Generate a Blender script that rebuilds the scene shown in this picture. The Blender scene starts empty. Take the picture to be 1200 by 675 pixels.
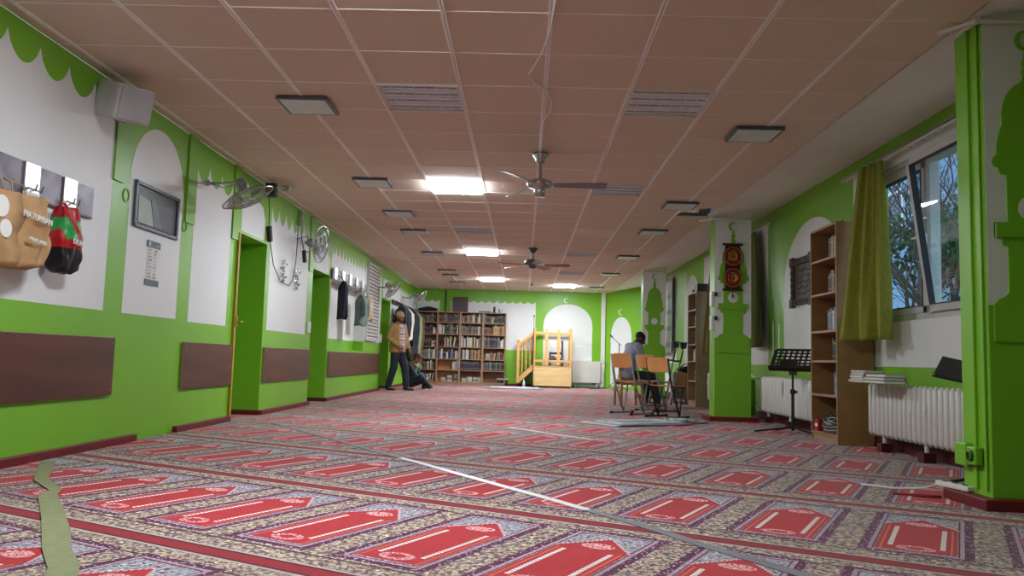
import bpy, bmesh, math, random
from mathutils import Vector, Matrix, Euler
from mathutils.geometry import tessellate_polygon
PI = math.pi
random.seed(7)
SC = bpy.context.scene
COL = SC.collection

# ------------------------------------------------------------------ camera
CH = 0.726                      # camera height
H = 2.718                       # height of the tiled ceiling
cam_d = bpy.data.cameras.new('camera'); cam_d.sensor_width = 36; cam_d.lens = 36*938.4/1200; cam_d.clip_start = .05; cam_d.clip_end = 300
cam = bpy.data.objects.new('camera', cam_d); COL.objects.link(cam); SC.camera = cam
_p, _y, _r = .0899, -.0164, .0274
_f = Vector((math.sin(_y)*math.cos(_p), math.cos(_y)*math.cos(_p), math.sin(_p)))
_x = Vector((math.cos(_y), -math.sin(_y), 0)); _u = _x.cross(_f)
_X = _x*math.cos(_r)+_u*math.sin(_r); _U = -_x*math.sin(_r)+_u*math.cos(_r)
M = Matrix((_X, _U, -_f)).transposed().to_4x4(); M.translation = Vector((0, 0, CH)); cam.matrix_world = M

# ------------------------------------------------------------------ light and exposure
PANEL = 21.0                    # lit ceiling panels
SC.view_settings.view_transform = 'Standard'; SC.view_settings.look = 'None'
SC.view_settings.gamma = 1; SC.view_settings.use_curve_mapping = False
SC.view_settings.exposure = 2.3
w = bpy.data.worlds.new('sky'); SC.world = w; w.use_nodes = True
nt = w.node_tree; nt.nodes.clear()
o_ = nt.nodes.new('ShaderNodeOutputWorld'); b_ = nt.nodes.new('ShaderNodeBackground')
b_.inputs[0].default_value = (.62, .80, 1.0, 1); b_.inputs[1].default_value = .5
nt.links.new(b_.outputs[0], o_.inputs[0])

# ------------------------------------------------------------------ node helpers
class NB:
    """little expression builder on a node tree"""
    def __init__(s, nt): s.nt = nt
    def n(s, t, **k):
        a = s.nt.nodes.new(t)
        for q, v in k.items(): setattr(a, q, v)
        return a
    def m(s, op, *a):
        nd = s.n('ShaderNodeMath', operation=op)
        for i, v in enumerate(a):
            if isinstance(v, (int, float)): nd.inputs[i].default_value = v
            else: s.nt.links.new(v, nd.inputs[i])
        return nd.outputs[0]
    def mix(s, f, a, b):
        nd = s.n('ShaderNodeMix', data_type='RGBA')
        for i, v in ((0, f), (6, a), (7, b)):
            if isinstance(v, (int, float)): nd.inputs[i].default_value = v
            elif isinstance(v, tuple): nd.inputs[i].default_value = (*v, 1) if len(v) == 3 else v
            else: s.nt.links.new(v, nd.inputs[i])
        return nd.outputs[2]
def lin(c):
    return tuple(((v/255)/12.92 if v/255 <= .04045 else ((v/255+.055)/1.055)**2.4) for v in c)
MATS = {}
def mat(name, rgb, rough=.6, metal=0, var=.08, scale=6, bump=0, emit=0, spec=.5, rgb2=None, stretch=None, coat=0):
    """procedural material; rgb is sRGB 0-255"""
    if name in MATS: return MATS[name]
    m = bpy.data.materials.new(name); m.use_nodes = True; nt = m.node_tree; B = NB(nt)
    p = nt.nodes['Principled BSDF']
    c = lin(rgb); c2 = lin(rgb2) if rgb2 else tuple(v*(1-var*2) for v in c)
    tc = B.n('ShaderNodeTexCoord'); mp = B.n('ShaderNodeMapping'); nt.links.new(tc.outputs['Object'], mp.inputs[0])
    if stretch: mp.inputs['Scale'].default_value = stretch
    no = B.n('ShaderNodeTexNoise'); no.inputs['Scale'].default_value = scale; no.inputs['Detail'].default_value = 4
    nt.links.new(mp.outputs[0], no.inputs[0])
    mr = B.n('ShaderNodeMapRange'); mr.inputs[1].default_value = .3; mr.inputs[2].default_value = .7
    nt.links.new(no.outputs[0], mr.inputs[0])
    nt.links.new(B.mix(mr.outputs[0], c, c2), p.inputs['Base Color'])
    p.inputs['Roughness'].default_value = rough; p.inputs['Metallic'].default_value = metal
    p.inputs['Specular IOR Level'].default_value = spec; p.inputs['Coat Weight'].default_value = coat
    if emit: p.inputs['Emission Color'].default_value = (*c, 1); p.inputs['Emission Strength'].default_value = emit
    if bump:
        bp = B.n('ShaderNodeBump'); bp.inputs['Strength'].default_value = bump; bp.inputs['Distance'].default_value = .01
        nt.links.new(no.outputs[0], bp.inputs['Height']); nt.links.new(bp.outputs[0], p.inputs['Normal'])
    MATS[name] = m; return m
def glassmat(name, tint=(.9, .95, 1), refl=.1, rough=0):
    m = bpy.data.materials.new(name); m.use_nodes = True; nt = m.node_tree; B = NB(nt)
    nt.nodes.remove(nt.nodes['Principled BSDF'])
    t = B.n('ShaderNodeBsdfTransparent'); t.inputs[0].default_value = (*tint, 1)
    g = B.n('ShaderNodeBsdfGlossy'); g.inputs['Roughness'].default_value = rough
    mx = B.n('ShaderNodeMixShader'); mx.inputs[0].default_value = refl
    nt.links.new(t.outputs[0], mx.inputs[1]); nt.links.new(g.outputs[0], mx.inputs[2])
    nt.links.new(mx.outputs[0], nt.nodes['Material Output'].inputs[0]); MATS[name] = m; return m

GREEN = mat('green_paint', (120, 184, 42), .38, var=.03, scale=2)
WHITE = mat('white_paint', (222, 225, 224), .45, var=.02, scale=2)
PLAIN = mat('white_plaster', (236, 234, 230), .8, var=.03, scale=3)
RED = mat('red_baseboard_paint', (112, 18, 28), .5, var=.12, scale=9)
TILE = mat('tan_ceiling_tile', (220, 204, 186), .8, var=.04, scale=60)
GRID = mat('white_ceiling_grid', (248, 246, 244), .5, var=.01)
BROWNP = mat('varnished_brown_board', (98, 50, 38), .42, rgb2=(72, 38, 30), scale=3, stretch=(1, .35, 3), bump=.03)
RAW = mat('raw_board_edge', (150, 130, 95), .8)
BLACK = mat('black_paint_metal', (22, 22, 24), .45)
DARK = mat('dark_plastic', (38, 38, 42), .5)
DGREY = mat('dark_grey_metal', (92, 98, 106), .4, metal=.3)
CHROME = mat('chrome_metal', (190, 192, 196), .2, metal=1, var=.03)
STEEL = mat('polished_steel', (196, 196, 198), .34, metal=.95, var=.03, scale=20)
GREYP = mat('light_grey_plastic', (170, 176, 178), .5)
WPL = mat('white_plastic', (228, 226, 220), .4, var=.02)
PINE = mat('light_pine', (214, 168, 104), .45, rgb2=(196, 146, 84), scale=4, stretch=(1, 1, 8))
PLY = mat('pale_plywood', (226, 198, 142), .5, rgb2=(208, 176, 116), scale=3, stretch=(.6, 1, 6))
SHELFW = mat('beech_laminate', (172, 136, 106), .5, rgb2=(156, 120, 92), scale=4, stretch=(1, 1, 6))
SHELFD = mat('walnut_laminate', (134, 94, 70), .5, rgb2=(116, 80, 58), scale=4, stretch=(3, 3, .5))
SIDE = mat('brown_chipboard', (160, 124, 78), .6, rgb2=(144, 110, 68), scale=8)
SEATW = mat('orange_beech_plywood', (226, 158, 98), .35, rgb2=(208, 138, 80), scale=3, stretch=(1, 4, 1), coat=.3)
OLIVE = mat('olive_green_curtain', (146, 152, 56), .85, rgb2=(132, 136, 46), scale=30)
RADW = mat('white_radiator_enamel', (226, 224, 218), .35, var=.02)
PAPER = mat('white_paper', (225, 226, 222), .8, var=.03)
SKIN = mat('skin', (150, 104, 78), .55, var=.06)
GLASS = glassmat('window_glass', (.86, .93, .98), .1)

# ------------------------------------------------------------------ mesh builder
class MB:
    def __init__(s): s.v = []; s.f = []; s.m = []
    def add(s, vs, fs, m=0):
        k = len(s.v); s.v += [tuple(v) for v in vs]
        s.f += [tuple(i+k for i in f) for f in fs]; s.m += [m]*len(fs); return s
    def box(s, c, d, R=None, m=0, tap=1):
        hx, hy, hz = d[0]/2, d[1]/2, d[2]/2
        vs = []
        for z in (-1, 1):
            k = tap if z > 0 else 1
            for x, y in ((-1, -1), (1, -1), (1, 1), (-1, 1)): vs.append(Vector((x*hx*k, y*hy*k, z*hz)))
        if R is not None: vs = [R @ v for v in vs]
        c = Vector(c)
        return s.add([v+c for v in vs], [(3, 2, 1, 0), (4, 5, 6, 7), (0, 1, 5, 4), (1, 2, 6, 5), (2, 3, 7, 6), (3, 0, 4, 7)], m)
    def bar(s, a, b, wd, th, m=0, up=(0, 0, 1)):
        a, b = Vector(a), Vector(b); d = (b-a); L = d.length; d.normalize(); up = Vector(up)
        if abs(d.dot(up)) > .98: up = Vector((0, 1, 0))
        x = d.cross(up).normalized(); z = x.cross(d)
        R = Matrix((x, d, z)).transposed()
        return s.box((a+b)/2, (wd, L, th), R, m)
    def prism(s, poly, o, u, v, t, m=0):
        """polygon (list of 2D) in the frame o,u,v pushed out by t along u x v"""
        o, u, v = Vector(o), Vector(u), Vector(v); n = u.cross(v).normalized()*t
        A = [o+u*p[0]+v*p[1] for p in poly]; B = [a+n for a in A]; k = len(A)
        tris = tessellate_polygon([[Vector((p[0], p[1], 0)) for p in poly]])
        fs = []
        for a, b, c in tris:
            ar = (poly[b][0]-poly[a][0])*(poly[c][1]-poly[a][1])-(poly[b][1]-poly[a][1])*(poly[c][0]-poly[a][0])
            if ar < 0: a, b = b, a
            fs += [(a+k, b+k, c+k), (c, b, a)]
        area = sum(poly[i][0]*poly[(i+1) % k][1]-poly[(i+1) % k][0]*poly[i][1] for i in range(k))
        for i in range(k):
            j = (i+1) % k; fs.append((i, j, j+k, i+k) if area > 0 else (j, i, i+k, j+k))
        return s.add(A+B, fs, m)
    def tube(s, pts, r, seg=8, m=0, closed=False, cap=True):
        pts = [Vector(p) for p in pts]; n = len(pts); rs = r if isinstance(r, (list, tuple)) else [r]*n
        vs = []; prev = None
        for i, p in enumerate(pts):
            if closed: t = pts[(i+1) % n]-pts[i-1]
            else: t = pts[min(i+1, n-1)]-pts[max(i-1, 0)]
            t.normalize()
            if prev is None:
                a = Vector((0, 0, 1)) if abs(t.z) < .9 else Vector((1, 0, 0)); x = t.cross(a).normalized()
            else:
                x = prev-t*prev.dot(t)
                if x.length < 1e-5: x = t.orthogonal()
                x.normalize()
            prev = x; y = t.cross(x)
            for k in range(seg):
                an = 2*PI*k/seg; vs.append(p+(x*math.cos(an)+y*math.sin(an))*rs[i])
        fs = []
        for i in range(n if closed else n-1):
            for k in range(seg):
                a = i*seg+k; b = i*seg+(k+1) % seg; j = ((i+1) % n)*seg
                fs.append((a, b, j+(k+1) % seg, j+k))
        if cap and not closed: fs += [tuple(reversed(range(seg))), tuple(range((n-1)*seg, n*seg))]
        return s.add(vs, fs, m)
    def lathe(s, prof, c, seg=16, m=0, R=None):
        c = Vector(c); vs = []
        for r, z in prof:
            for k in range(seg):
                a = 2*PI*k/seg; v = Vector((r*math.cos(a), r*math.sin(a), z)); vs.append((R @ v if R else v)+c)
        fs = []; n = len(prof)
        for i in range(n-1):
            for k in range(seg):
                fs.append((i*seg+k, i*seg+(k+1) % seg, (i+1)*seg+(k+1) % seg, (i+1)*seg+k))
        fs += [tuple(reversed(range(seg))), tuple(range((n-1)*seg, n*seg))]
        return s.add(vs, fs, m)
    def ball(s, c, r, seg=12, rings=8, m=0, R=None):
        if isinstance(r, (int, float)): r = (r, r, r)
        c = Vector(c); vs = []; fs = []
        for i in range(1, rings):
            t = PI*i/rings
            for k in range(seg):
                a = 2*PI*k/seg; v = Vector((r[0]*math.sin(t)*math.cos(a), r[1]*math.sin(t)*math.sin(a), r[2]*math.cos(t)))
                vs.append((R @ v if R else v)+c)
        tp, bt = Vector((0, 0, r[2])), Vector((0, 0, -r[2]))
        vs += [(R @ tp if R else tp)+c, (R @ bt if R else bt)+c]; T = len(vs)-2; Bm = T+1
        for i in range(rings-2):
            for k in range(seg): fs.append((i*seg+k, (i+1)*seg+k, (i+1)*seg+(k+1) % seg, i*seg+(k+1) % seg))
        for k in range(seg): fs.append((T, k, (k+1) % seg)); fs.append((Bm, (rings-2)*seg+(k+1) % seg, (rings-2)*seg+k))
        return s.add(vs, fs, m)
    def limb(s, a, b, r0, r1, m=0):
        a, b = Vector(a), Vector(b); s.ball(a, r0, 12, 8, m); s.ball(b, r1, 12, 8, m)
        return s.tube([a, b], [r0*.99, r1*.99], 12, m)
    def blend(s, lst, n=5, m=0):
        """chain of ellipsoids (c, (rx,ry,rz)), interpolated"""
        for (c0, r0), (c1, r1) in zip(lst[:-1], lst[1:]):
            for i in range(n+1):
                t = i/n; s.ball(Vector(c0).lerp(Vector(c1), t), tuple(Vector(r0).lerp(Vector(r1), t)), 16, 10, m)
        return s
    def grid(s, fn, nu, nv, m=0):
        vs = [fn(i/nu, j/nv) for j in range(nv+1) for i in range(nu+1)]
        fs = [(j*(nu+1)+i, j*(nu+1)+i+1, (j+1)*(nu+1)+i+1, (j+1)*(nu+1)+i) for j in range(nv) for i in range(nu)]
        return s.add(vs, fs, m)
    def build(s, name, mats, parent=None, smooth=False, bevel=0, solid=0, remesh=0, sub=0):
        me = bpy.data.meshes.new(name); me.from_pydata(s.v, [], s.f); me.update()
        if not isinstance(mats, (list, tuple)): mats = [mats]
        for q in mats: me.materials.append(q)
        me.polygons.foreach_set('material_index', s.m)
        if smooth: me.polygons.foreach_set('use_smooth', [True]*len(me.polygons))
        o = bpy.data.objects.new(name, me); COL.objects.link(o)
        if parent is not None: o.parent = parent
        if remesh:
            r = o.modifiers.new('remesh', 'REMESH'); r.mode = 'VOXEL'; r.voxel_size = remesh; r.use_smooth_shade = True
            k = o.modifiers.new('smooth', 'SMOOTH'); k.iterations = 4; k.factor = .5
        if solid:
            r = o.modifiers.new('solid', 'SOLIDIFY'); r.thickness = solid; r.offset = 0
        if bevel:
            r = o.modifiers.new('bevel', 'BEVEL'); r.width = bevel; r.segments = 2; r.limit_method = 'ANGLE'; r.angle_limit = .6
        return o
def tag(o, label=None, cat=None, group=None, kind=None):
    if label: o['label'] = label
    if cat: o['category'] = cat
    if group: o['group'] = group
    if kind: o['kind'] = kind
    return o
def thing(name, label, cat, loc=(0, 0, 0), rz=0, group=None, rot=None):
    o = bpy.data.objects.new(name, None); COL.objects.link(o); o.empty_display_size = .1
    o.location = loc; o.rotation_euler = rot if rot else (0, 0, rz)
    return tag(o, label, cat, group)
def copy_tree(o, parent=None):
    c = o.copy(); COL.objects.link(c); c.parent = parent
    for ch in list(o.children): copy_tree(ch, c)
    return c
def dup(o, label, loc, rz=None, group=None, rot=None, scale=None):
    c = copy_tree(o); c.location = loc; c['label'] = label
    if rz is not None: c.rotation_euler = (0, 0, rz)
    if rot is not None: c.rotation_euler = rot
    if scale is not None: c.scale = scale
    if group: c['group'] = group
    return c
def struct(o): o['kind'] = 'structure'; return o
def text_mesh(s, size, name, m, parent, o, u, v, depth=.002, align='CENTER'):
    cu = bpy.data.curves.new(name, 'FONT'); cu.body = s; cu.size = size; cu.align_x = align; cu.extrude = depth; cu.resolution_u = 3
    t = bpy.data.objects.new('tmp', cu); COL.objects.link(t)
    me = bpy.data.meshes.new_from_object(t.evaluated_get(bpy.context.evaluated_depsgraph_get()))
    bpy.data.objects.remove(t); me.materials.clear(); me.materials.append(m)
    for p in me.polygons: p.material_index = 0
    ob = bpy.data.objects.new(name, me); COL.objects.link(ob); ob.parent = parent
    u, v = Vector(u).normalized(), Vector(v).normalized()
    q = Matrix((u, v, u.cross(v))).transposed().to_4x4(); q.translation = Vector(o); ob.matrix_local = q
    return ob

# ------------------------------------------------------------------ rug material
def rug_material():
    m = bpy.data.materials.new('prayer_rug_carpet'); m.use_nodes = True; nt = m.node_tree; B = NB(nt); p = nt.nodes['Principled BSDF']
    tc = B.n('ShaderNodeTexCoord'); sp = B.n('ShaderNodeSeparateXYZ'); nt.links.new(tc.outputs['Object'], sp.inputs[0])
    x, y = sp.outputs[0], sp.outputs[1]; mm = B.m
    c, s = math.cos(math.radians(28.4)), math.sin(math.radians(28.4))
    t = mm('SUBTRACT', mm('MULTIPLY', x, c), mm('MULTIPLY', y, s))
    n = mm('ADD', mm('MULTIPLY', x, s), mm('MULTIPLY', y, c))
    PER, ROW = .547, 1.335
    U = mm('MULTIPLY', mm('SUBTRACT', mm('FRACT', mm('ADD', mm('DIVIDE', mm('ADD', t, .18), PER), .5)), .5), PER)
    A = mm('ABSOLUTE', U)
    V = mm('MULTIPLY', mm('FRACT', mm('DIVIDE', mm('SUBTRACT', n, 3.43-ROW*4), ROW)), ROW)   # 0 at the middle of a red stripe
    cb = B.n('ShaderNodeCombineXYZ'); nt.links.new(t, cb.inputs[0]); nt.links.new(n, cb.inputs[1])
    def noise(sc, det=2, stretch=None):
        q = B.n('ShaderNodeTexNoise'); q.inputs['Scale'].default_value = sc; q.inputs['Detail'].default_value = det
        if stretch:
            mp = B.n('ShaderNodeMapping'); mp.inputs['Scale'].default_value = stretch; nt.links.new(cb.outputs[0], mp.inputs[0]); nt.links.new(mp.outputs[0], q.inputs[0])
        else: nt.links.new(cb.outputs[0], q.inputs[0])
        return q.outputs[0]
    def voro(sc, feat='F1'):
        q = B.n('ShaderNodeTexVoronoi', feature=feat); q.inputs['Scale'].default_value = sc; nt.links.new(cb.outputs[0], q.inputs[0]); return q
    lt = lambda a, b: mm('LESS_THAN', a, b)
    gt = lambda a, b: mm('GREATER_THAN', a, b)
    AND = lambda *a: a[0] if len(a) == 1 else mm('MULTIPLY', a[0], AND(*a[1:]))
    def rect(a, v0, v1): return AND(lt(A, a), gt(V, v0), lt(V, v1))
    n1, n2 = noise(34), noise(80, 1); vo = voro(30); vo2 = voro(58); vo3 = voro(20)
    # ground: beige with dark, cream, wine motifs
    base = B.mix(gt(n1, .52), lin((184, 168, 140)), lin((154, 140, 122)))
    base = B.mix(lt(vo.outputs[0], .2), base, lin((222, 212, 188)))
    base = B.mix(gt(noise(42, 1), .58), base, lin((112, 62, 66)))
    base = B.mix(AND(gt(vo2.outputs[0], .62)), base, lin((104, 86, 98)))
    base = B.mix(AND(lt(vo3.outputs[0], .16), gt(n2, .5)), base, lin((180, 52, 62)))
    col = base
    # thin guard lines across the rows beside the stripe
    vs = mm('MINIMUM', V, mm('SUBTRACT', ROW, V))
    col = B.mix(AND(gt(vs, .165), lt(vs, .178)), col, lin((70, 36, 50)))
    col = B.mix(AND(gt(vs, .05), lt(vs, .066)), col, lin((176, 158, 150)))
    col = B.mix(lt(vs, .05), col, lin((72, 22, 44)))
    col = B.mix(lt(vs, .036), col, lin((144, 4, 26)))
    # one mat
    purple = B.mix(lt(vo2.outputs[0], .26), lin((88, 28, 66)), lin((196, 172, 188)))
    col = B.mix(rect(.212, .2, 1.19), col, purple)
    lil = B.mix(gt(n2, .5), lin((180, 158, 170)), lin((146, 120, 140)))
    col = B.mix(rect(.176, .236, 1.155), col, lil)
    col = B.mix(rect(.160, .252, 1.14), col, lin((98, 34, 52)))
    spd = B.mix(gt(noise(70, 1), .5), lin((168, 172, 176)), lin((128, 130, 142)))
    spd = B.mix(lt(voro(30).outputs[0], .2), spd, lin((214, 210, 216)))
    spd = B.mix(gt(noise(50, 1), .6), spd, lin((130, 50, 72)))
    col = B.mix(rect(.153, .26, 1.13), col, spd)
    red = B.mix(noise(8), lin((182, 6, 28)), lin((162, 3, 20)))
    step = mm('MULTIPLY', mm('FLOOR', mm('DIVIDE', V, .018)), .018)
    wid = mm('MINIMUM', .150, mm('MULTIPLY', mm('SUBTRACT', 1.06, step), .74))
    inr = AND(lt(A, wid), gt(V, .27), lt(V, 1.06))
    col = B.mix(AND(lt(A, mm('ADD', wid, .010)), gt(V, .86), lt(V, 1.07)), col, lin((206, 176, 180)))
    col = B.mix(inr, col, red)
    col = B.mix(AND(inr, gt(A, .126), lt(A, .134), lt(V, .84)), col, lin((196, 96, 60)))
    bar = AND(gt(A, .088), lt(A, .108), gt(V, .36), lt(V, .82))
    fl = mm('FRACT', mm('MULTIPLY', V, 45))
    col = B.mix(bar, col, B.mix(lt(fl, .3), lin((226, 222, 214)), lin((120, 96, 100))))
    def ell(v0, a, b): return mm('ADD', mm('POWER', mm('DIVIDE', A, a), 2), mm('POWER', mm('DIVIDE', mm('ABSOLUTE', mm('SUBTRACT', V, v0)), b), 2))
    e1, e2 = ell(.925, .07, .045), ell(.34, .075, .05)
    col = B.mix(AND(lt(e1, 1), gt(noise(75, 1), .47)), col, lin((222, 170, 170)))
    col = B.mix(AND(lt(e2, 1), gt(e2, .25), gt(noise(85, 1), .47)), col, lin((214, 160, 160)))
    # worn mottling of the pile
    wear = noise(1.3, 3)
    hs = B.n('ShaderNodeHueSaturation'); nt.links.new(col, hs.inputs['Color'])
    nt.links.new(mm('ADD', .86, mm('MULTIPLY', wear, .28)), hs.inputs['Value']); hs.inputs['Saturation'].default_value = .95
    nt.links.new(hs.outputs[0], p.inputs['Base Color'])
    p.inputs['Roughness'].default_value = .95; p.inputs['Specular IOR Level'].default_value = .15
    p.inputs['Sheen Weight'].default_value = .18; p.inputs['Sheen Roughness'].default_value = .5
    bp = B.n('ShaderNodeBump'); bp.inputs['Strength'].default_value = .35; bp.inputs['Distance'].default_value = .004
    nt.links.new(noise(160, 2), bp.inputs['Height']); nt.links.new(bp.outputs[0], p.inputs['Normal'])
    return m
RUG = rug_material()

# ================================================================== THE SETTING
XL, XR, YB, YF = -3.12, 3.4, 23.0, -3.0
XC = 2.47                                                     # edge of the tiled ceiling
fl = MB().box((.25, 10, -.05), (8.2, 27, .1)); struct(fl.build('floor', RUG))
struct(MB().box((.25, 10, 3.06), (8.2, 27, .1)).build('ceiling', PLAIN))          # concrete slab above

# tiled ceiling, left open where fixtures or the missing tile are
GX0, GY0, G = .109, 4.447, .625
cells_lit = [(-2, -2), (-2, 7), (-2, 16), (-2, 24), (1, 26)]
cells_grille = [(-2, 2), (1, 2), (1, 7), (-2, 12), (1, 16), (1, 21)]
cells_blank = [(1, 12)]
hole = (3, 9)
mb = MB(); gr = MB()
i0, j0 = -6, -12
for i in range(-6, 4):
    for j in range(-12, 30):
        if (i, j) in cells_lit or (i, j) in cells_grille or (i, j) in cells_blank or (i, j) == hole: continue
        x0, x1 = GX0+i*G, min(GX0+(i+1)*G, XC); x0 = max(x0, XL); y0, y1 = GY0+j*G, min(GY0+(j+1)*G, YB)
        if y0 >= YB or x1 <= x0: continue
        mb.box(((x0+x1)/2, (y0+y1)/2, H+.008), (x1-x0-.004, y1-y0-.004, .012))
struct(mb.build('ceiling', TILE))
for i in range(-5, 4):
    x = GX0+i*G
    gr.box((x-.009, (YB+YF)/2, H), (.013, YB-YF, .008)); gr.box((x+.009, (YB+YF)/2, H), (.013, YB-YF, .008))
for j in range(-11, 30):
    y = GY0+j*G
    gr.box(((XL+XC)/2, y, H+.002), (XC-XL, .007, .006))
gr.box((XC-.004, (YB+YF)/2, H+.012), (.008, YB-YF, .02))
struct(gr.build('ceiling', GRID))
# white plain strip over the windows, rising to the wall, and the upstand behind the tile edge
mb = MB(); mb.add([(XC-.02, YF, H+.012), (XC-.02, YB, H+.012), (XR+.05, YB, 2.885), (XR+.05, YF, 2.885),
        (XC-.02, YF, H+.05), (XC-.02, YB, H+.05), (XR+.05, YB, 2.93), (XR+.05, YF, 2.93)],
       [(0, 1, 2, 3), (7, 6, 5, 4), (0, 4, 5, 1), (2, 6, 7, 3), (0, 3, 7, 4), (1, 5, 6, 2)])
struct(mb.build('ceiling', PLAIN))

def scallop(s0, s1, z0, zt, n, d=.14, p=.62):
    """white field with a green scalloped fringe hanging over its top"""
    pts = [(s0, z0), (s1, z0)]
    for k in range(n):
        for q in range(12):
            t = q/12; pts.append((s1-(s1-s0)*(k+t)/n, zt-d*math.sin(PI*t)**p))
    pts.append((s0, zt)); return pts
def arch(c, wd, z0, zs, zt, foot=.9):
    """horseshoe arch: sides, small steps, then the round head"""
    pts = [(c-wd*foot, z0), (c+wd*foot, z0), (c+wd*foot, zs-.04), (c+wd*foot+.02, zs), (c+wd, zs+.02)]
    n = 24
    for k in range(1, n): a = PI*k/n; pts.append((c+wd*math.cos(a), zs+.04+(zt-zs-.04)*math.sin(a)**.9))
    pts += [(c-wd, zs+.02), (c-wd*foot-.02, zs), (c-wd*foot, zs-.04)]
    return pts
def crescent(c, z, r, ang=.6, th=.62):
    pts = []; n = 20; a0 = ang
    for k in range(n+1): a = a0+(2*PI-2*a0)*k/n; pts.append((c+r*math.cos(a), z+r*math.sin(a)))
    off = r*.28
    ri = r*.78
    for k in range(n, -1, -1):
        b0 = a0*1.15; a = b0+(2*PI-2*b0)*k/n; pts.append((c+off*.8+ri*math.cos(a)*.98, z+ri*math.sin(a)))
    return pts
def disc(c, z, r, n=20): return [(c+r*math.cos(2*PI*k/n), z+r*math.sin(2*PI*k/n)) for k in range(n)]
rectp = lambda a, b, c, d: [(a, c), (b, c), (b, d), (a, d)]
Zv = (0, 0, 1)

# ---- left wall: masonry with three doorways and one niche; paint shapes as thin coats
RD = .55
segs = [(YF, 8.55, 0, H), (8.55, 9.52, 2.03, H), (9.52, 11.66, 0, H), (11.66, 12.66, 1.99, H), (12.66, 12.74, 0, H),
        (12.74, 15.55, 0, .82), (12.74, 15.55, 2.0, H), (15.55, 17.4, 0, H), (17.4, 18.5, 2.0, H), (18.5, YB, 0, H)]
mb = MB()
for a, b, c, d in segs: mb.box((XL-RD/2, (a+b)/2, (c+d)/2), (RD, b-a, d-c))
mb.box((XL-RD-.05, (YF+YB)/2, H/2), (.1, YB-YF, H))
mb.box((XL-.2-.175, (12.74+15.55)/2, 1.41), (.35, 2.81, 1.18))
def lw(poly, off=.002, m=1): mb.prism(poly, (XL, 0, 0), (0, 1, 0), Zv, off, m)
lw(scallop(-2.6, 5.87, 1.01, 2.62, 26, .15))
lw(arch(6.63, .49, 1.01, 2.0, 2.58, .98))
lw(scallop(7.37, 8.32, 1.0, 2.52, 3, .17))
lw([(8.62, 2.06), (9.40, 2.06), (9.40, 2.3), (9.3, 2.44), (9.05, 2.5), (8.85, 2.46), (8.62, 2.4)])
lw(scallop(9.65, 11.37, 1.01, 2.52, 6, .17))
lw([(11.75, 2.02), (12.55, 2.02), (12.55, 2.25), (12.4, 2.4), (12.15, 2.45), (11.9, 2.4), (11.75, 2.25)])
lw(scallop(12.78, 15.55, 2.0, 2.52, 11, .16)); lw(rectp(12.74, 12.78, 1.01, 2.3))
lw(rectp(15.55, 17.3, 1.01, 2.45)); lw(rectp(17.5, 18.45, 2.03, 2.45)); lw(scallop(18.55, 22.95, 1.01, 2.5, 15, .14))
mb.prism(rectp(12.745, 15.545, 1.01, 1.995), (XL-.2, 0, 0), (0, 1, 0), Zv, .003, 1)     # niche back
mb.box((XL-.1, 15.545, 1.5), (.19, .006, .98), m=1); mb.box((XL-.1, 14.15, 1.995), (.19, 2.79, .006), m=1)
# raised green boards with a little step low down: the pilasters of the painted arcade
for a, b, zb in ((5.87, 6.02, 2.0), (7.16, 7.36, 1.9), (8.33, 8.54, 1.93), (11.4, 11.6, 1.93)):
    lw(rectp(a, b, zb, H), .018, 0)
for yy, zz in ((6.09, 1.92), (7.17, 1.86)):
    mb.tube([(XL+.003, yy+.045*math.cos(2*PI*k/16), zz+.05*math.sin(2*PI*k/16)) for k in range(16)], .008, 6, 0, closed=True)
struct(mb.build('wall_left', [GREEN, WHITE]))
# red skirting, in pieces
for a, b in ((-2.9, 6.46), (7.2, 8.53), (9.52, 11.66), (12.66, 17.4), (18.5, 22.95)):
    struct(MB().box((XL+.02, (a+b)/2, .028), (.045, b-a, .056)).build('baseboard_left', RED, bevel=.004))
for y in (9.52, 12.66, 18.5):
    struct(MB().box((XL-RD/2+.02, y-.012, .028), (RD, .03, .056)).build('baseboard_left', mat('dark_red_baseboard', (84, 14, 20), .6), bevel=.004))
# yellowed wooden door jamb and its latch at the first doorway
j = struct(MB().box((XL+.012, 8.535, 1.01), (.03, .045, 2.02)).build('door_1', mat('ochre_door_jamb', (176, 146, 44), .5)))
h = MB().tube([(XL+.02, 8.55, 1.06), (XL+.06, 8.58, 1.06), (XL+.06, 8.66, 1.06)], .011).box((XL+.03, 8.55, 1.06), (.02, .04, .12)); h.build('latch', mat('brass', (170, 140, 60), .35, metal=.8), j)

# ---- back wall
mb = MB(); mb.box((.13, YB+.1, 1.45), (6.9, .2, 3.1))
def bw(poly, off=.002, m=1): mb.prism(poly, (0, YB, 0), (1, 0, 0), Zv, off, m)
bw([(p[0], p[1]) for p in scallop(-3.1, -2.45, 1.02, 2.42, 3, .07)]); bw(scallop(-2.13, .32, 1.02, 2.42, 11, .07))
bw(arch(1.255, .70, .1, 1.69, 2.37, 1.0)); bw(crescent(1.2, 2.48, .075, 1.0), .003)
struct(mb.build('wall_back', [GREEN, WHITE]))
struct(MB().box((2.265, YB-.03, 1.36), (.12, .05, 2.72)).build('trim_1', WPL, bevel=.01))
struct(MB().box((-1.4, YB-.015, .03), (3.4, .03, .06)).build('baseboard_back', RED))
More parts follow.
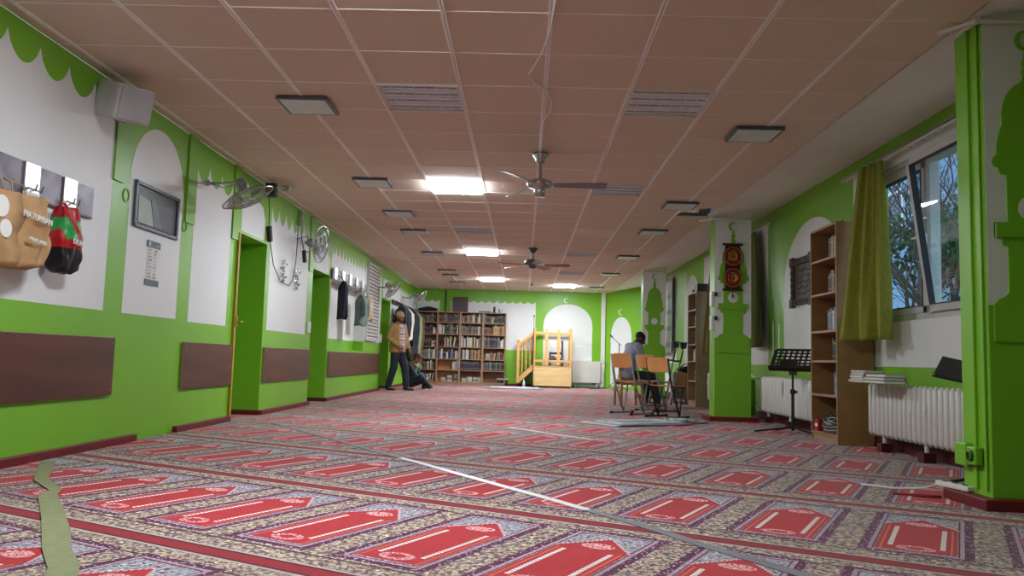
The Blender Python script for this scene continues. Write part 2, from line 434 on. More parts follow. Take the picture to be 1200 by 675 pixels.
# ---- the angled corner wall right of the pipe
P0, P1 = Vector((2.33, 23.0, 0)), Vector((3.42, 21.88, 0)); dv = (P1-P0).normalized(); Lc = (P1-P0).length
nr = Vector((-dv.y, dv.x, 0)); nr = -nr if nr.y > 0 else nr
mb = MB(); mb.prism([(0, 0), (Lc, 0), (Lc, 2.86), (0, 2.86)], P0-nr*.1, dv, Zv, .1 if dv.cross(Vector(Zv)).dot(nr) > 0 else -.1, 0)
sg = 1 if dv.cross(Vector(Zv)).dot(nr) > 0 else -1
mb.prism(arch(.58, .37, .08, 1.35, 2.02, 1.0), P0, dv, Zv, .003*sg, 1); mb.prism(crescent(.56, 2.16, .085, 1.0), P0, dv, Zv, .003*sg, 1)
struct(mb.build('wall_back_right', [GREEN, WHITE]))

# ---- right wall with three windows
wins = [(5.75, 8.15), (12.45, 14.55), (18.6, 20.6)]; WZ0, WZ1 = 1.17, 2.62
mb = MB(); ys = [YF]+[q for ab in wins for q in ab]+[22.2]
for k in range(0, len(ys), 2): mb.box((XR+.15, (ys[k]+ys[k+1])/2, 1.45), (.3, ys[k+1]-ys[k], 3.1))
for a, b in wins: mb.box((XR+.15, (a+b)/2, WZ0/2-.05), (.3, b-a, WZ0+.1)); mb.box((XR+.15, (a+b)/2, (WZ1+3)/2), (.3, b-a, 3-WZ1))
def rw(poly, off=.002, m=1): mb.prism([(-p[0], p[1]) for p in poly], (XR, 0, 0), (0, -1, 0), Zv, off, m)
def rw_win(s0, s1, a, b, zt, n, d):          # white field around a window, made of four rectangles and the scalloped head
    rw(rectp(s0, s1, .76, WZ0)); rw(rectp(s0, a, WZ0, WZ1)); rw(rectp(b, s1, WZ0, WZ1)); rw(scallop(s0, s1, WZ1, zt, n, d))
rw_win(4.0, 8.28, 5.75, 8.15, 2.76, 22, .05)
rw(arch(9.5, 1.02, .76, 1.62, 2.51, 1.0)); rw([(10.95, .76), (11.02, .76), (11.02, 1.3), (10.99, 1.38), (10.95, 1.3)]); rw(rectp(10.72, 10.76, .76, 1.3))
rw_win(11.2, 15.2, 12.45, 14.55, 2.78, 14, .05)
rw(arch(16.3, .75, .62, 1.7, 2.55, 1.0)); rw_win(17.9, 20.9, 18.6, 20.6, 2.72, 1, .005)
rw(rectp(15.6, 20.9, .1, .52))
struct(mb.build('wall_right', [GREEN, WHITE]))
struct(MB().box((XR-.012, (YF+22)/2, .05), (.03, 22-YF, .1)).build('baseboard_right', mat('dark_red_baseboard', (84, 14, 20)), bevel=.004))
# ---- wall behind the camera
struct(MB().box((.13, YF-.1, 1.45), (6.9, .2, 3.1)).build('wall_front', mat('warm_white_paint', (190, 190, 180), .6)))

# windows: frame, mullion, sashes
WF = mat('window_frame_plastic', (196, 196, 194), .4, var=.02); GASK = mat('black_gasket', (30, 30, 34), .6)
def window(n, a, b, tilt=False):
    mid = (a+b)/2-.08 if not tilt else 6.85
    f = MB(); x = XR+.09
    for z in (WZ0+.03, WZ1-.04): f.box((x, (a+b)/2, z), (.09, b-a, .08))
    for y in (a+.03, b-.03, mid): f.box((x, y, (WZ0+WZ1)/2), (.088, .07, WZ1-WZ0))
    f.box((x-.05, (a+b)/2, WZ1-.02), (.05, b-a, .05))
    fr = struct(f.build('window_%d' % n, WF, bevel=.004)); fr.name = 'window_%d' % n
    def sash(y0, y1, ang=0):
        z0, z1 = WZ0+.06, WZ1-.07; hh = z1-z0; s = MB(); g = MB(); k = MB()
        for z in (.03, hh-.03): s.box((0, 0, z), (.05, y1-y0, .06))
        for y in (-(y1-y0)/2+.03, (y1-y0)/2-.03): s.box((0, y, hh/2), (.05, .06, hh))
        for z in (.064, hh-.064): k.box((-.005, 0, z), (.052, y1-y0-.12, .008))
        for y in (-(y1-y0)/2+.064, (y1-y0)/2-.064): k.box((-.005, y, hh/2), (.052, .008, hh-.12))
        g.box((0, 0, hh/2), (.006, y1-y0-.11, hh-.11))
        o = s.build('sash', WF, fr, bevel=.003); o.location = (x-.055 if ang else x-.03, (y0+y1)/2, z0); o.rotation_euler = (0, ang, 0)
        g.build('window_pane', GLASS, o); k.build('gasket', GASK, o); return o
    sash(mid+.03, b-.05); s2 = sash(a+.05, mid-.03, -.13 if tilt else 0)
    if tilt:
        hd = MB().box((x-.075, mid, 1.86), (.03, .03, .09)).tube([(x-.09, mid, 1.87), (x-.13, mid, 1.87), (x-.13, mid+.11, 1.875)], .011)
        hd.build('window_handle', WPL, fr)
    return fr
window(1, *wins[0], tilt=True); window(2, *wins[1]); window(3, *wins[2])

# ---- pillars along the window side
def half_minaret():
    pr = [(.0, 2.53), (.012, 2.53), (.014, 2.49), (.028, 2.475), (.028, 2.455), (.016, 2.44), (.03, 2.425), (.03, 2.405), (.02, 2.39), (.035, 2.36),
          (.075, 2.335), (.115, 2.29), (.14, 2.23), (.15, 2.16), (.145, 2.12), (.165, 2.07), (.18, 2.0), (.182, 1.94), (.2, 1.925), (.208, 1.9), (.2, 1.875), (.175, 1.865), (.165, 1.83), (.13, 1.83),
          (.128, 1.56), (.2, 1.56), (.2, 1.475), (.165, 1.475), (.162, 1.43), (.13, 1.43), (.13, 1.17), (.15, 1.15), (.185, 1.135), (.215, 1.1), (.215, .9)]
    return pr
MIN = half_minaret()
PW, PD = .49, .28
def pillar(y0, label, duct=False):
    x0 = 2.54; t = thing('pillar', label, 'pillar', (x0+PW/2, y0, 0), 0)
    MB().box((0, PD/2, H+.11), (PW-.004, PD-.004, .22)).build('cap', PLAIN, t)
    b = MB().box((0, PD/2, H/2), (PW, PD, H))
    b.build('shaft', [GREEN], t, bevel=.006)
    wf = MB(); wf.prism([(-PW/2+.004, 1.1), (PW/2-.004, 1.1), (PW/2-.004, H-.01), (-PW/2+.004, H-.01)], (0, 0, 0), (1, 0, 0), Zv, .002); wf.build('white_field', WHITE, t)
    m2 = MB(); poly = [(p[0], p[1]) for p in reversed(MIN)]+[(-p[0], p[1]) for p in MIN[1:]]
    m2.prism(poly, (0, -.002, 0), (1, 0, 0), Zv, .008)
    m2.prism(crescent(.0, 2.6, .062, .55), (0, -.002, 0), (1, 0, 0), Zv, .008)
    m2.box((0, -.012, 1.517), (.4, .025, .08))
    m2.build('painted_minaret', GREEN, t)
    MB().prism(disc(0, 1.64, .07), (0, -.010, 0), (1, 0, 0), Zv, .003).build('white_disc', WHITE, t)
    pl = MB().box((0, PD/2, .03), (PW+.16, PD+.16, .06)); pl.build('plinth', RED, t, bevel=.006)
    if duct: MB().box((-PW/2-.008, PD/2+.0, 1.4), (.016, .035, 2.62)).box((-PW/2-.01, .035, 1.4), (.012, .02, 2.62)).build('cable_duct', GREEN, t, bevel=.003)
    return t
pillar(4.42, 'green and white pillar nearest the camera at the right edge', True)
pillar(10.73, 'middle pillar with the red and gold plaque hanging on it')
pillar(17.2, 'farthest pillar with green minaret behind the seated man')

# ================================================================== OUTSIDE THE WINDOWS
struct(MB().box((30, 12, -.65), (53, 80, .1)).build('ground', mat('grass_ground', (84, 96, 60), .9, scale=1)))
def facade(name, label, x, y0, y1, h, wallm, rows, cols, cat='building'):
    t = thing(name, label, cat, (x, (y0+y1)/2, -.6)); L = y1-y0
    MB().box((3, 0, h/2), (6, L, h)).build('wall', wallm, t)
    MB().box((3, 0, h+.1), (6.4, L+.4, .25)).build('roof_edge', GREYP, t)
    wf = MB().box((-.02, 0, 0), (.08, 1.5, 1.5)).build('window', WPL, t); gl = MB().box((-.065, 0, 0), (.02, 1.3, 1.3)).build('pane', mat('dark_pane', (60, 72, 90), .1), wf)
    first = True
    for r in range(rows):
        for c in range(cols):
            loc = (0, -L/2+(c+.5)*L/cols, 1.9+r*h/rows)
            if first: wf.location = loc; first = False
            else:
                q = wf.copy(); COL.objects.link(q); q.location = loc; g2 = gl.copy(); COL.objects.link(g2); g2.parent = q
    return t
facade('apartment_building', 'pale apartment block seen through the tilted window sash', 26, 30, 60, 16, mat('pale_render', (205, 212, 222), .8), 5, 7)
facade('blue_building', 'blue painted building wall behind the left window pane', 12, 24.6, 30.5, 9, mat('blue_render', (138, 168, 192), .8), 2, 2)
BARK = mat('bark', (74, 64, 56), .9); LEAF = mat('dark_leaves', (46, 66, 40), .8, rgb2=(70, 92, 52), scale=30)
def tree(label, x, y, h, seed, leaves=False):
    rnd = random.Random(seed); t = thing('tree', label, 'tree', (x, y, -.6)); b = MB(); tips = []
    def grow(p, d, L, r, k):
        pts = [p]; q = p.copy(); dd = d.copy()
        for i in range(4):
            dd = (dd+Vector((rnd.uniform(-.22, .22), rnd.uniform(-.22, .22), rnd.uniform(-.05, .12)))).normalized(); q = q+dd*L/4; pts.append(q.copy())
        b.tube(pts, [r*(1-.12*i) for i in range(5)], 5 if k > 1 else 8)
        tips.append(q.copy())
        if k < 5:
            for _ in range(3 if k else 5):
                at = pts[rnd.randint(1 if k else 2, 4)]
                nd = (dd+Vector((rnd.uniform(-1, 1), rnd.uniform(-1, 1), rnd.uniform(-.25, .7)))).normalized(); grow(at, nd, L*.66, r*.55, k+1)
    grow(Vector((0, 0, 0)), Vector((0, 0, 1)), h*.5, .028*h/2, 0)
    b.build('trunk_and_branches', BARK, t)
    if leaves:
        f = MB()
        for q in tips:
            for _ in range(5):
                c = q+Vector((rnd.gauss(0, .25), rnd.gauss(0, .25), rnd.gauss(0, .25))); R = Euler((rnd.uniform(0, 6), rnd.uniform(0, 6), rnd.uniform(0, 6))).to_matrix(); s_ = rnd.uniform(.06, .14)
                f.add([c+R@Vector(v) for v in ((-s_, 0, 0), (0, -s_*.5, .02), (s_, 0, 0), (0, s_*.5, .02))], [(0, 1, 2, 3)])
        f.build('foliage', LEAF, t)
    return t
tree('bare branching tree outside the tilted window', 8.5, 15.6, 6.0, 3)
tree('second bare tree farther out beyond the tilted window', 11.4, 21.3, 8.5, 8)
tree('dark leafy tree in front of the blue building', 9.6, 20.2, 6.6, 5, True)

# ================================================================== CEILING FITTINGS
LITM = mat('lit_led_diffuser', (240, 247, 255), .5, var=0, emit=PANEL)
def cellc(i, j): return (GX0+(i+.5)*G, GY0+(j+.5)*G)
t = thing('ceiling_light', 'x', 'ceiling light', (0, 0, H), 0, 'lit square ceiling panels')
f = MB()
for s_ in (-1, 1): f.box((s_*.298, 0, 0), (.018, .614, .014)); f.box((0, s_*.298, 0), (.578, .018, .014))
f.box((0, 0, .045), (.61, .61, .02)); f.build('frame', WPL, t)
MB().box((0, 0, -.016), (.576, .576, .03)).build('diffuser', LITM, t, bevel=.012)
labs = ['bright square ceiling panel above and behind the camera', 'largest lit ceiling panel, left of the nearer ceiling fan',
        'middle lit ceiling panel left of the farther ceiling fan', 'small lit ceiling panel farthest on the left side', 'lit ceiling panel at the far end right of the ceiling fans']
for k, (c, l) in enumerate(zip(cells_lit, labs)):
    o = t if k == 0 else copy_tree(t); x, y = cellc(*c); o.location = (x, y, H); o['label'] = l
LOUV = mat('grey_blue_louvre', (232, 240, 246), .4, var=.04)
t = thing('louvre_light', 'x', 'ceiling light', (0, 0, H), 0, 'unlit louvred ceiling lights')
f = MB()
for s_ in (-1, 1): f.box((s_*.3, 0, .0), (.012, .61, .02)); f.box((0, s_*.3, 0), (.59, .012, .02))
f.build('frame', WPL, t); MB().box((0, 0, .016), (.6, .6, .01)).build('reflector', mat('reflector', (226, 236, 242), .4, var=.02), t)
f = MB()
for k in range(1, 4): f.box((0, -.3+.15*k, .006), (.59, .012, .01))
for k in range(1, 7): f.box((-.3+.6*k/7, 0, .006), (.005, .59, .009))
f.build('louvre', LOUV, t)
f = MB()
for k in range(4): f.tube([(-.28, -.225+.15*k, .007), (.28, -.225+.15*k, .007)], .005)
f.build('fluorescent_tubes', GREYP, t)
labs = ['unlit louvred light nearest the camera on the left', 'unlit louvred light nearest the camera on the right', 'unlit louvred light just right of the nearer ceiling fan',
        'unlit louvred light between the two front lit panels', 'unlit louvred light right of the farther ceiling fan', 'unlit louvred light beyond the farther fan near the back']
for k, (c, l) in enumerate(zip(cells_grille, labs)):
    o = t if k == 0 else copy_tree(t); x, y = cellc(*c); o.location = (x, y, H); o['label'] = l
x, y = cellc(*cells_blank[0]); t = thing('blank_light_panel', 'plain white unlit panel in the ceiling right of the fans', 'ceiling panel', (x, y, H))
MB().box((0, 0, .004), (.61, .61, .012)).build('panel', mat('white_panel', (226, 214, 200), .5), t)
MB().box((0, -.3, -.002), (.62, .015, .012)).build('edge_strip', WPL, t)
# square surface lamps (off)
t = thing('square_lamp', 'x', 'ceiling light', (0, 0, H), 0, 'unlit square surface lamps')
f = MB()
for s_ in (-1, 1): f.box((s_*.19, 0, -.014), (.022, .40, .026)); f.box((0, s_*.19, -.014), (.358, .022, .026))
f.box((0, 0, -.008), (.34, .34, .01)); f.build('housing', DGREY, t, bevel=.004)
MB().box((0, 0, -.022), (.356, .356, .012)).build('glass', mat('frosted_grey_glass', (222, 236, 240), .35), t)
L_ = [(-1.766, 6.2), (-1.766, 8.97), (-1.766, 10.9), (-1.766, 12.5), (-1.766, 15.05), (-1.766, 18.0), (-1.766, 19.0), (-1.766, 20.8)]
R_ = [(1.92, 6.72), (1.90, 9.88), (1.90, 11.97), (1.90, 14.9), (1.90, 17.9), (1.90, 21.3)]
ordn = ['first', 'second', 'third', 'fourth', 'fifth', 'sixth', 'seventh', 'eighth']
for k, (x, y) in enumerate(L_+R_):
    o = t if k == 0 else copy_tree(t); o.location = (x, y, H-.004)
    o['label'] = 'square grey surface lamp, %s from the camera in the %s row' % (ordn[k if k < 8 else k-8], 'left' if k < 8 else 'right')
# missing tile, pushed-up scrap beside it
f = MB().box((2.2, 10.40, H+.12), (.5, .5, .2)); 
t = thing('broken_ceiling_tile', 'broken white ceiling tile scrap in the gap beside middle pillar', 'ceiling tile', (2.22, 10.35, H+.03))
MB().prism([(-.23, -.25), (.2, -.28), (.15, -.05), (.02, .0), (-.06, .18), (-.2, .2)], (0, 0, 0), (1, 0, .12), (0, 1, .05), .015).build('tile_scrap', WPL, t)
MB().tube([(-.1, .2, .04), (-.08, .05, .0), (-.02, -.1, -.03)], .03).build('duct_end', WPL, t)

# ceiling fans
def fan_blade(L0, L1, wd, m, parent, ang, z, pitch=-.25, irons=True):
    b = MB(); R = Matrix.Rotation(ang, 3, 'Z')
    n = 10; top = []; bot = []
    for k in range(n+1):
        s_ = L0+(L1-L0)*k/n; h_ = wd*(.62+.38*k/n)/2
        if k == n: h_ *= .75
        for sd, lst in ((1, top), (-1, bot)): lst.append(Vector((s_, sd*h_, z+sd*h_*pitch)))
    vs = []
    for a, c in zip(top, bot): vs += [R@a, R@c, R@(a-Vector((0, 0, .008))), R@(c-Vector((0, 0, .008)))]
    fs = []
    for k in range(n):
        a = 4*k; b_2 = a+4; fs += [(a, b_2, b_2+1, a+1), (a+2, a+3, b_2+3, b_2+2), (a, a+2, b_2+2, b_2), (a+1, b_2+1, b_2+3, a+3)]
    fs += [(0, 1, 3, 2), (4*n, 4*n+2, 4*n+3, 4*n+1)]
    b.add(vs, fs); o = b.build('blade', m, parent, bevel=.002)
    if irons:
        MB().bar(R@Vector((.07, 0, z)), R@Vector((L0+.06, 0, z-.004)), .035, .008).build('blade_iron', CHROME, o)
t = thing('ceiling_fan', 'nearer grey ceiling fan with three blades on a short rod', 'ceiling fan', (.115, 7.55, H-.01))
MB().lathe([(.01, -.1), (.04, -.09), (.045, -.06), (.075, -.02), (.08, 0)], (0, 0, 0)).build('canopy', CHROME, t, smooth=True)
MB().tube([(0, 0, -.05), (0, 0, -.26)], .018, 10).build('rod', CHROME, t)
MB().lathe([(.02, -.42), (.05, -.42), (.055, -.36), (.05, -.345), (.11, -.33), (.125, -.3), (.12, -.275), (.06, -.25), (.02, -.24)], (0, 0, 0), 24).build('motor', CHROME, t, smooth=True)
for a in (-.03, 2.05, 4.15): fan_blade(.13, .64, .12, mat('grey_fan_blade', (120, 118, 122), .35), t, a, -.3)
t = thing('ceiling_fan', 'farther ceiling fan with five brown blades and a pull chain', 'ceiling fan', (.12, 14.05, H-.01))
MB().lathe([(.01, -.09), (.04, -.085), (.06, -.05), (.085, -.02), (.085, 0)], (0, 0, 0)).build('canopy', DGREY, t, smooth=True)
MB().tube([(0, 0, -.05), (0, 0, -.2)], .016, 10).build('rod', DGREY, t)
MB().lathe([(.03, -.36), (.06, -.35), (.07, -.31), (.13, -.29), (.15, -.26), (.14, -.22), (.07, -.2), (.02, -.19)], (0, 0, 0), 24).build('motor', DGREY, t, smooth=True)
for k in range(5): fan_blade(.16, .66, .14, mat('brown_fan_blade', (120, 76, 62), .3), t, -.15+k*2*PI/5, -.3)
c = MB().tube([(.0, .05, -.35), (.0, .05, -.62)], .006, 6).build('pull_chain', WPL, t); MB().ball((.0, .05, -.64), (.014, .014, .022)).build('pull_knob', BLACK, c)
# white cable wandering along the ceiling to the fan
pts = [(.125, 3.2, H-.012), (.13, 4.2, H-.012), (.11, 4.7, H-.012), (.06, 5.05, H-.02), (-.01, 5.35, H-.03), (.03, 5.55, H-.02), (.12, 5.72, H-.014), (.17, 5.95, H-.02), (.165, 6.2, H-.02), (.115, 6.5, H-.012), (.11, 7.0, H-.012), (.115, 7.5, H-.012)]
tag(MB().tube(pts, .006, 6).build('ceiling_cable', WPL, smooth=True), 'loose white cable looping along the ceiling to the nearer fan', 'cable')
# thin conduits at the tops of the pillars
for y, lab in ((4.42, 'white pipe stub with elbow at the top of the nearest pillar'), (10.73, 'white pipe stub with elbow at the top of the middle pillar')):
    tag(MB().tube([(2.36, y+.12, H-.03), (2.47, y+.02, H-.02), (2.5, y-.02, H-.016), (2.6, y-.025, H-.016), (3.03, y-.025, H-.012)], .013, 8).ball((2.5, y-.02, H-.018), .02).build('conduit', WPL, smooth=True), lab, 'pipe')

# ================================================================== LEFT WALL THINGS
def board(y0, y1, z0, z1, label):
    t = thing('wall_board', label, 'wall board', (XL, (y0+y1)/2, (z0+z1)/2), 0, 'brown backrest boards on left wall'); L = y1-y0; hh = z1-z0
    MB().box((.02, 0, 0), (.022, L, hh)).build('panel', BROWNP, t, bevel=.003)
    MB().box((.0045, 0, 0), (.009, L-.01, hh-.01)).box((.02, -L/2-.0015, 0), (.02, .003, hh-.004)).build('backing', RAW, t)
    s_ = MB().lathe([(.006, 0), (.007, .002), (.004, .004)], (.031, 0, 0), 8, R=Matrix.Rotation(PI/2, 3, 'Y')); s0 = s_.build('screw', mat('screw_brass', (190, 170, 110), .4, metal=.6), t)
    n = 0
    for y in (-L/2+.04, L/2-.04):
        for z in (-hh/2+.04, hh/2-.04):
            o = s0 if n == 0 else s0.copy()
            if n: COL.objects.link(o)
            o.location = (0, y, z); n += 1
board(3.2, 6.03, .385, .815, 'largest brown backrest board, nearest the camera on the left')
board(7.28, 8.51-.03, .385, .81, 'brown backrest board between bare wall and the first doorway')
board(9.56, 11.62, .385, .80, 'brown backrest board between the first and second doorways')
board(12.75, 17.25, .385, .785, 'long brown backrest board under the hanging coats')

# coat rack, nearest
MARB = mat('smoky_metal_plate', (74, 62, 74), .4, metal=.25, rgb2=(122, 114, 126), scale=7, bump=.04)
t = thing('coat_rack', 'smoky metal coat hook strip above the paper bag', 'coat rack', (XL, 4.6, 1.76))
MB().box((.012, -.25, 0), (.02, 2.5, .21)).build('backplate', MARB, t, bevel=.003)
MB().box((.0145, -.25, -.11), (.025, 2.48, .012)).build('bottom_rail', mat('dark_wood', (62, 32, 32), .5), t)
hk = []
for y in (.27, .69, -.2):
    p_ = MB().box((.028, y, 0), (.012, .155, .215)); po = p_.build('steel_plate', STEEL, t, bevel=.003)
    MB().tube([(.03, y+.03, -.05), (.075, y+.03, -.07), (.085, y+.03, -.03)], .006).tube([(.03, y-.03, -.05), (.075, y-.03, -.07), (.085, y-.03, -.03)], .006).build('hook', CHROME, po)

def sack(W, D, Hh, bulge, crush, seed, nu=48, nv=30, taper=0):
    """crumpled closed bag, open mouth at the top"""
    rnd = random.Random(seed); ph = [rnd.uniform(0, 6.3) for _ in range(8)]
    def fn(u, v):
        a = 2*PI*u; ca, sa = math.cos(a), math.sin(a); e = .45
        x = math.copysign(abs(ca)**e, ca)*D/2; y = math.copysign(abs(sa)**e, sa)*W/2
        z = Hh*(v-1)
        k = math.sin(PI*min(1, v*1.0))**.5 if v < .5 else 1
        k = .9+.1*k if v > .06 else .6+.3*v/.06
        sq = 1-taper*max(0, v-.6)/.4
        n = math.sin(a*3+ph[0]+z*9)*math.sin(z*14+ph[1])+.6*math.sin(a*7+ph[2]-z*17)+.4*math.sin(a*11+ph[3]+z*31)
        n2 = abs(math.sin(a*2.5+z*12+ph[4]))*abs(math.sin(z*21+ph[5]))
        return Vector((x*k*sq*(1+bulge*math.sin(PI*v))+crush*(n+n2), y*k*sq*(1+.15*bulge*math.sin(PI*v))+crush*n*.7, z+crush*.4*math.sin(a*5+ph[6])))
    b = MB().grid(fn, nu, nv)
    k = len(b.v); b.v.append((0, 0, -Hh)); 
    for i in range(nu): b.f.append((i+1, i, k)); b.m.append(0)
    return b
KRAFT = mat('brown_kraft_paper', (192, 154, 104), .7, rgb2=(172, 134, 88), scale=5, bump=.15)
t = thing('paper_bag', 'crumpled brown paper shopping bag hanging on the coat hooks', 'bag', (XL+.15, 4.45, 1.60), rot=(.06, 0, 0))
sack(.62, .15, .43, .3, .012, 2).build('bag_body', KRAFT, t, smooth=True, solid=.002)
for y, m_ in ((.07, 0), (-.12, 0)):
    MB().tube([(.04, y-.07, -.02), (.02, y-.05, .06), (-.06, y, .09), (.02, y+.05, .06), (.04, y+.07, -.02)], .005, 6).build('handle', KRAFT, t, smooth=True)
text_mesh('NATURBAN', .052, 'printed_text', PAPER, t, (.132, .10, -.15), (0, 1, -.12), (0, .12, 1), .003)
text_mesh('MARLAND', .036, 'printed_text', PAPER, t, (.132, .11, -.28), (0, 1, -.12), (0, .12, 1), .003)
for y, z, r in ((-.2, -.1, .06), (-.16, -.22, .05)):
    MB().prism(disc(y, z, r), (.113, 0, 0), (0, 1, 0), Zv, .005).build('round_print', PAPER, t)
MB().box((.01, .22, -.005), (.005, .16, .07)).build('white_flap', PAPER, t)
BAGM = bpy.data.materials.new('red_green_black_plastic'); BAGM.use_nodes = True; B = NB(BAGM.node_tree); nt_ = BAGM.node_tree
tc = B.n('ShaderNodeTexCoord'); sp = B.n('ShaderNodeSeparateXYZ'); nt_.links.new(tc.outputs['Object'], sp.inputs[0])
z_ = sp.outputs[2]; wv = B.n('ShaderNodeTexNoise'); wv.inputs['Scale'].default_value = 9; nt_.links.new(tc.outputs['Object'], wv.inputs[0])
zz = B.m('ADD', z_, B.m('MULTIPLY', wv.outputs[0], .04))
c_ = B.mix(B.m('GREATER_THAN', zz, -.255), lin((20, 22, 26)), lin((176, 22, 30)))
gpat = B.m('MULTIPLY', B.m('GREATER_THAN', B.m('SINE', B.m('MULTIPLY', B.m('ADD', sp.outputs[1], B.m('MULTIPLY', z_, .3)), 42)), -.35), B.m('MULTIPLY', B.m('GREATER_THAN', zz, -.2), B.m('LESS_THAN', zz, -.06)))
c_ = B.mix(gpat, c_, lin((40, 150, 70)))
nt_.links.new(c_, nt_.nodes['Principled BSDF'].inputs['Base Color']); nt_.nodes['Principled BSDF'].inputs['Roughness'].default_value = .38
t = thing('plastic_bag', 'small red, green and black plastic bag beside the paper bag', 'bag', (XL+.11, 5.12, 1.64))
sack(.21, .12, .43, .35, .009, 5, taper=.45).build('bag_body', BAGM, t, smooth=True, solid=.002)
text_mesh('DEAL', .052, 'printed_text', PAPER, t, (.112, -.02, -.25), (0, 1, -.06), (.0, .06, 1), .003)
MB().tube([(0, -.05, -.02), (-.03, -.02, .03), (-.03, .03, .03), (.0, .06, -.02)], .008, 6).build('handle', mat('red_plastic', (180, 24, 30), .3), t, smooth=True)

# framed hatch in the painted arch, and the notice below
t = thing('framed_hatch', 'dark grey framed glazed box set in the white arch', 'display case', (XL, 6.61, 1.89))
f = MB()
for s_ in (-1, 1): f.box((.012, s_*.385, 0), (.026, .032, .37)); f.box((.012, 0, s_*.172), (.026, .8, .028))
f.build('frame', DGREY, t, bevel=.004)
MB().box((.004, 0, 0), (.008, .71, .3)).build('backing', mat('dark_recess', (44, 46, 52), .4), t)
MB().prism([(-.32, -.14), (-.05, -.14), (-.13, .06), (-.33, .08)], (.009, 0, 0), (0, 1, 0), Zv, .003).build('paper_sheet', mat('pale_green_paper', (208, 222, 212), .6), t)
MB().prism([(-.04, -.14), (.1, -.14), (-.05, .1), (-.12, .07)], (.009, 0, 0), (0, 1, 0), Zv, .003).build('grey_tray', DGREY, t)
MB().box((.018, 0, 0), (.003, .74, .32)).build('glass', glassmat('clear_glass', (.97, .98, .98), .04), t)
t = thing('notice', 'white paper notice with grey header and footer bars', 'notice', (XL, 6.6, 1.45))
MB().box((.004, 0, 0), (.003, .2, .30)).build('sheet', PAPER, t)
TEAL = mat('grey_teal_print', (92, 112, 118), .6); PR = mat('grey_print', (150, 154, 158), .6)
MB().box((.006, .0, .155), (.004, .24, .055)).build('header_bar', TEAL, t); MB().box((.006, .0, -.165), (.004, .25, .05)).build('footer_bar', TEAL, t)
f = MB(); rnd = random.Random(3)
for r in range(9):
    for c in range(2):
        f.box((.0065, -.05+c*.09+rnd.uniform(-.01, .01), .105-r*.028), (.002, rnd.uniform(.025, .06), rnd.choice((.004, .008, .014))))
f.build('printed_lines', PR, t)
f = MB().box((.009, -.075, .155), (.002, .03, .035)); f.box((.009, .06, .15), (.002, .06, .006)); f.build('header_mark', PAPER, t)

# loudspeaker high on the wall
t = thing('loudspeaker', 'white wall loudspeaker on a bracket just below the ceiling', 'loudspeaker', (XL+.2, 5.62, 2.50), rot=(0.0, .28, -.62))
MB().prism([(-.13, -.17), (.13, -.13), (.13, .13), (-.13, .17)], (0, 0, -.13), (1, 0, 0), (0, 1, 0), .26).build('cabinet', mat('white_speaker', (205, 205, 205), .5), t, bevel=.02)
MB().box((.137, 0, 0), (.012, .24, .23)).build('grille', mat('speaker_grille', (180, 180, 184), .6), t, bevel=.01)
MB().box((.0, -.01, -.134), (.2, .02, .01)).build('seam', GREYP, t)
MB().box((-.15, 0, 0), (.06, .1, .05)).tube([(-.12, 0, 0), (-.2, -.02, -.03)], .02).build('bracket', GREYP, t)

# wall fans
WIRE = mat('fan_wire', (176, 180, 182), .25, metal=.6, var=.03); BL = glassmat('smoky_fan_blade', (.72, .74, .76), .25, .2)
def wall_fan(label, loc, nrm, wall):
    rot = tuple(Vector(nrm).to_track_quat('Z', 'Y').to_euler())
    t = thing('wall_fan', label, 'fan', loc, rot=rot, group='wall fans along the left wall'); R0 = .25
    c = MB()
    for sgn in (1, -1):
        for k in range(36):
            a = 2*PI*k/36
            c.tube([(q*R0*math.cos(a+.25*sgn*(1-q)), q*R0*math.sin(a+.25*sgn*(1-q)), sgn*.075*(1-q**2.4)) for q in (.22, .5, .75, .92, 1)], .0016, 4)
        for q in (.22, .5, .75): c.tube([(q*R0*math.cos(2*PI*k/32), q*R0*math.sin(2*PI*k/32), sgn*.075*(1-q**2.4)) for k in range(32)], .002, 4, closed=True)
    c.tube([(R0*math.cos(2*PI*k/40), R0*math.sin(2*PI*k/40), 0) for k in range(40)], .007, 6, closed=True)
    c.lathe([(.05, .068), (.055, .075), (.03, .082)], (0, 0, 0)); c.build('cage', WIRE, t)
    b = MB()
    for k in range(3):
        a0 = 2*PI*k/3
        b.grid(lambda u, v: Vector(((.04+.17*v)*math.cos(a0+(u-.5)*1.25*(.6+.4*v)), (.04+.17*v)*math.sin(a0+(u-.5)*1.25*(.6+.4*v)), (u-.5)*.06)), 6, 6)
    b.build('blades', BL, t, solid=.003, smooth=True)
    MB().lathe([(.02, -.2), (.05, -.19), (.058, -.13), (.05, -.08), (.02, -.07)], (0, 0, 0)).build('motor', mat('grey_motor', (150, 154, 156), .4), t, smooth=True)
    # arm from the motor back to a wall plate (given in world coords, taken into the local frame)
    inv = (Matrix.Translation(Vector(loc)) @ Euler(rot).to_matrix().to_4x4()).inverted()
    p0 = Vector((0, 0, -.16)); pw = inv @ Vector(wall); pm = inv @ (Vector(wall)+Vector((.14, 0, .0)))
    ar = MB().tube([p0, pm, pw], .012, 8).tube([p0+Vector((.03, 0, 0)), pm+Vector((0, 0, .05)), pw], .006, 6).build('arm', CHROME, t, smooth=True)
    q = MB(); q.box(pw, (.05, .05, .05)); q.build('wall_plate', GREYP, t)
    return t
wall_fan('wire cage wall fan nearest the camera, tilted over the first doorway', (-2.66, 7.48, 2.20), (.42, .10, -.85), (XL+.01, 7.62, 2.36))
wall_fan('wire cage wall fan facing the room near the second doorway', (-2.80, 10.8, 2.23), (.86, -.12, -.12), (XL+.01, 11.15, 2.3))
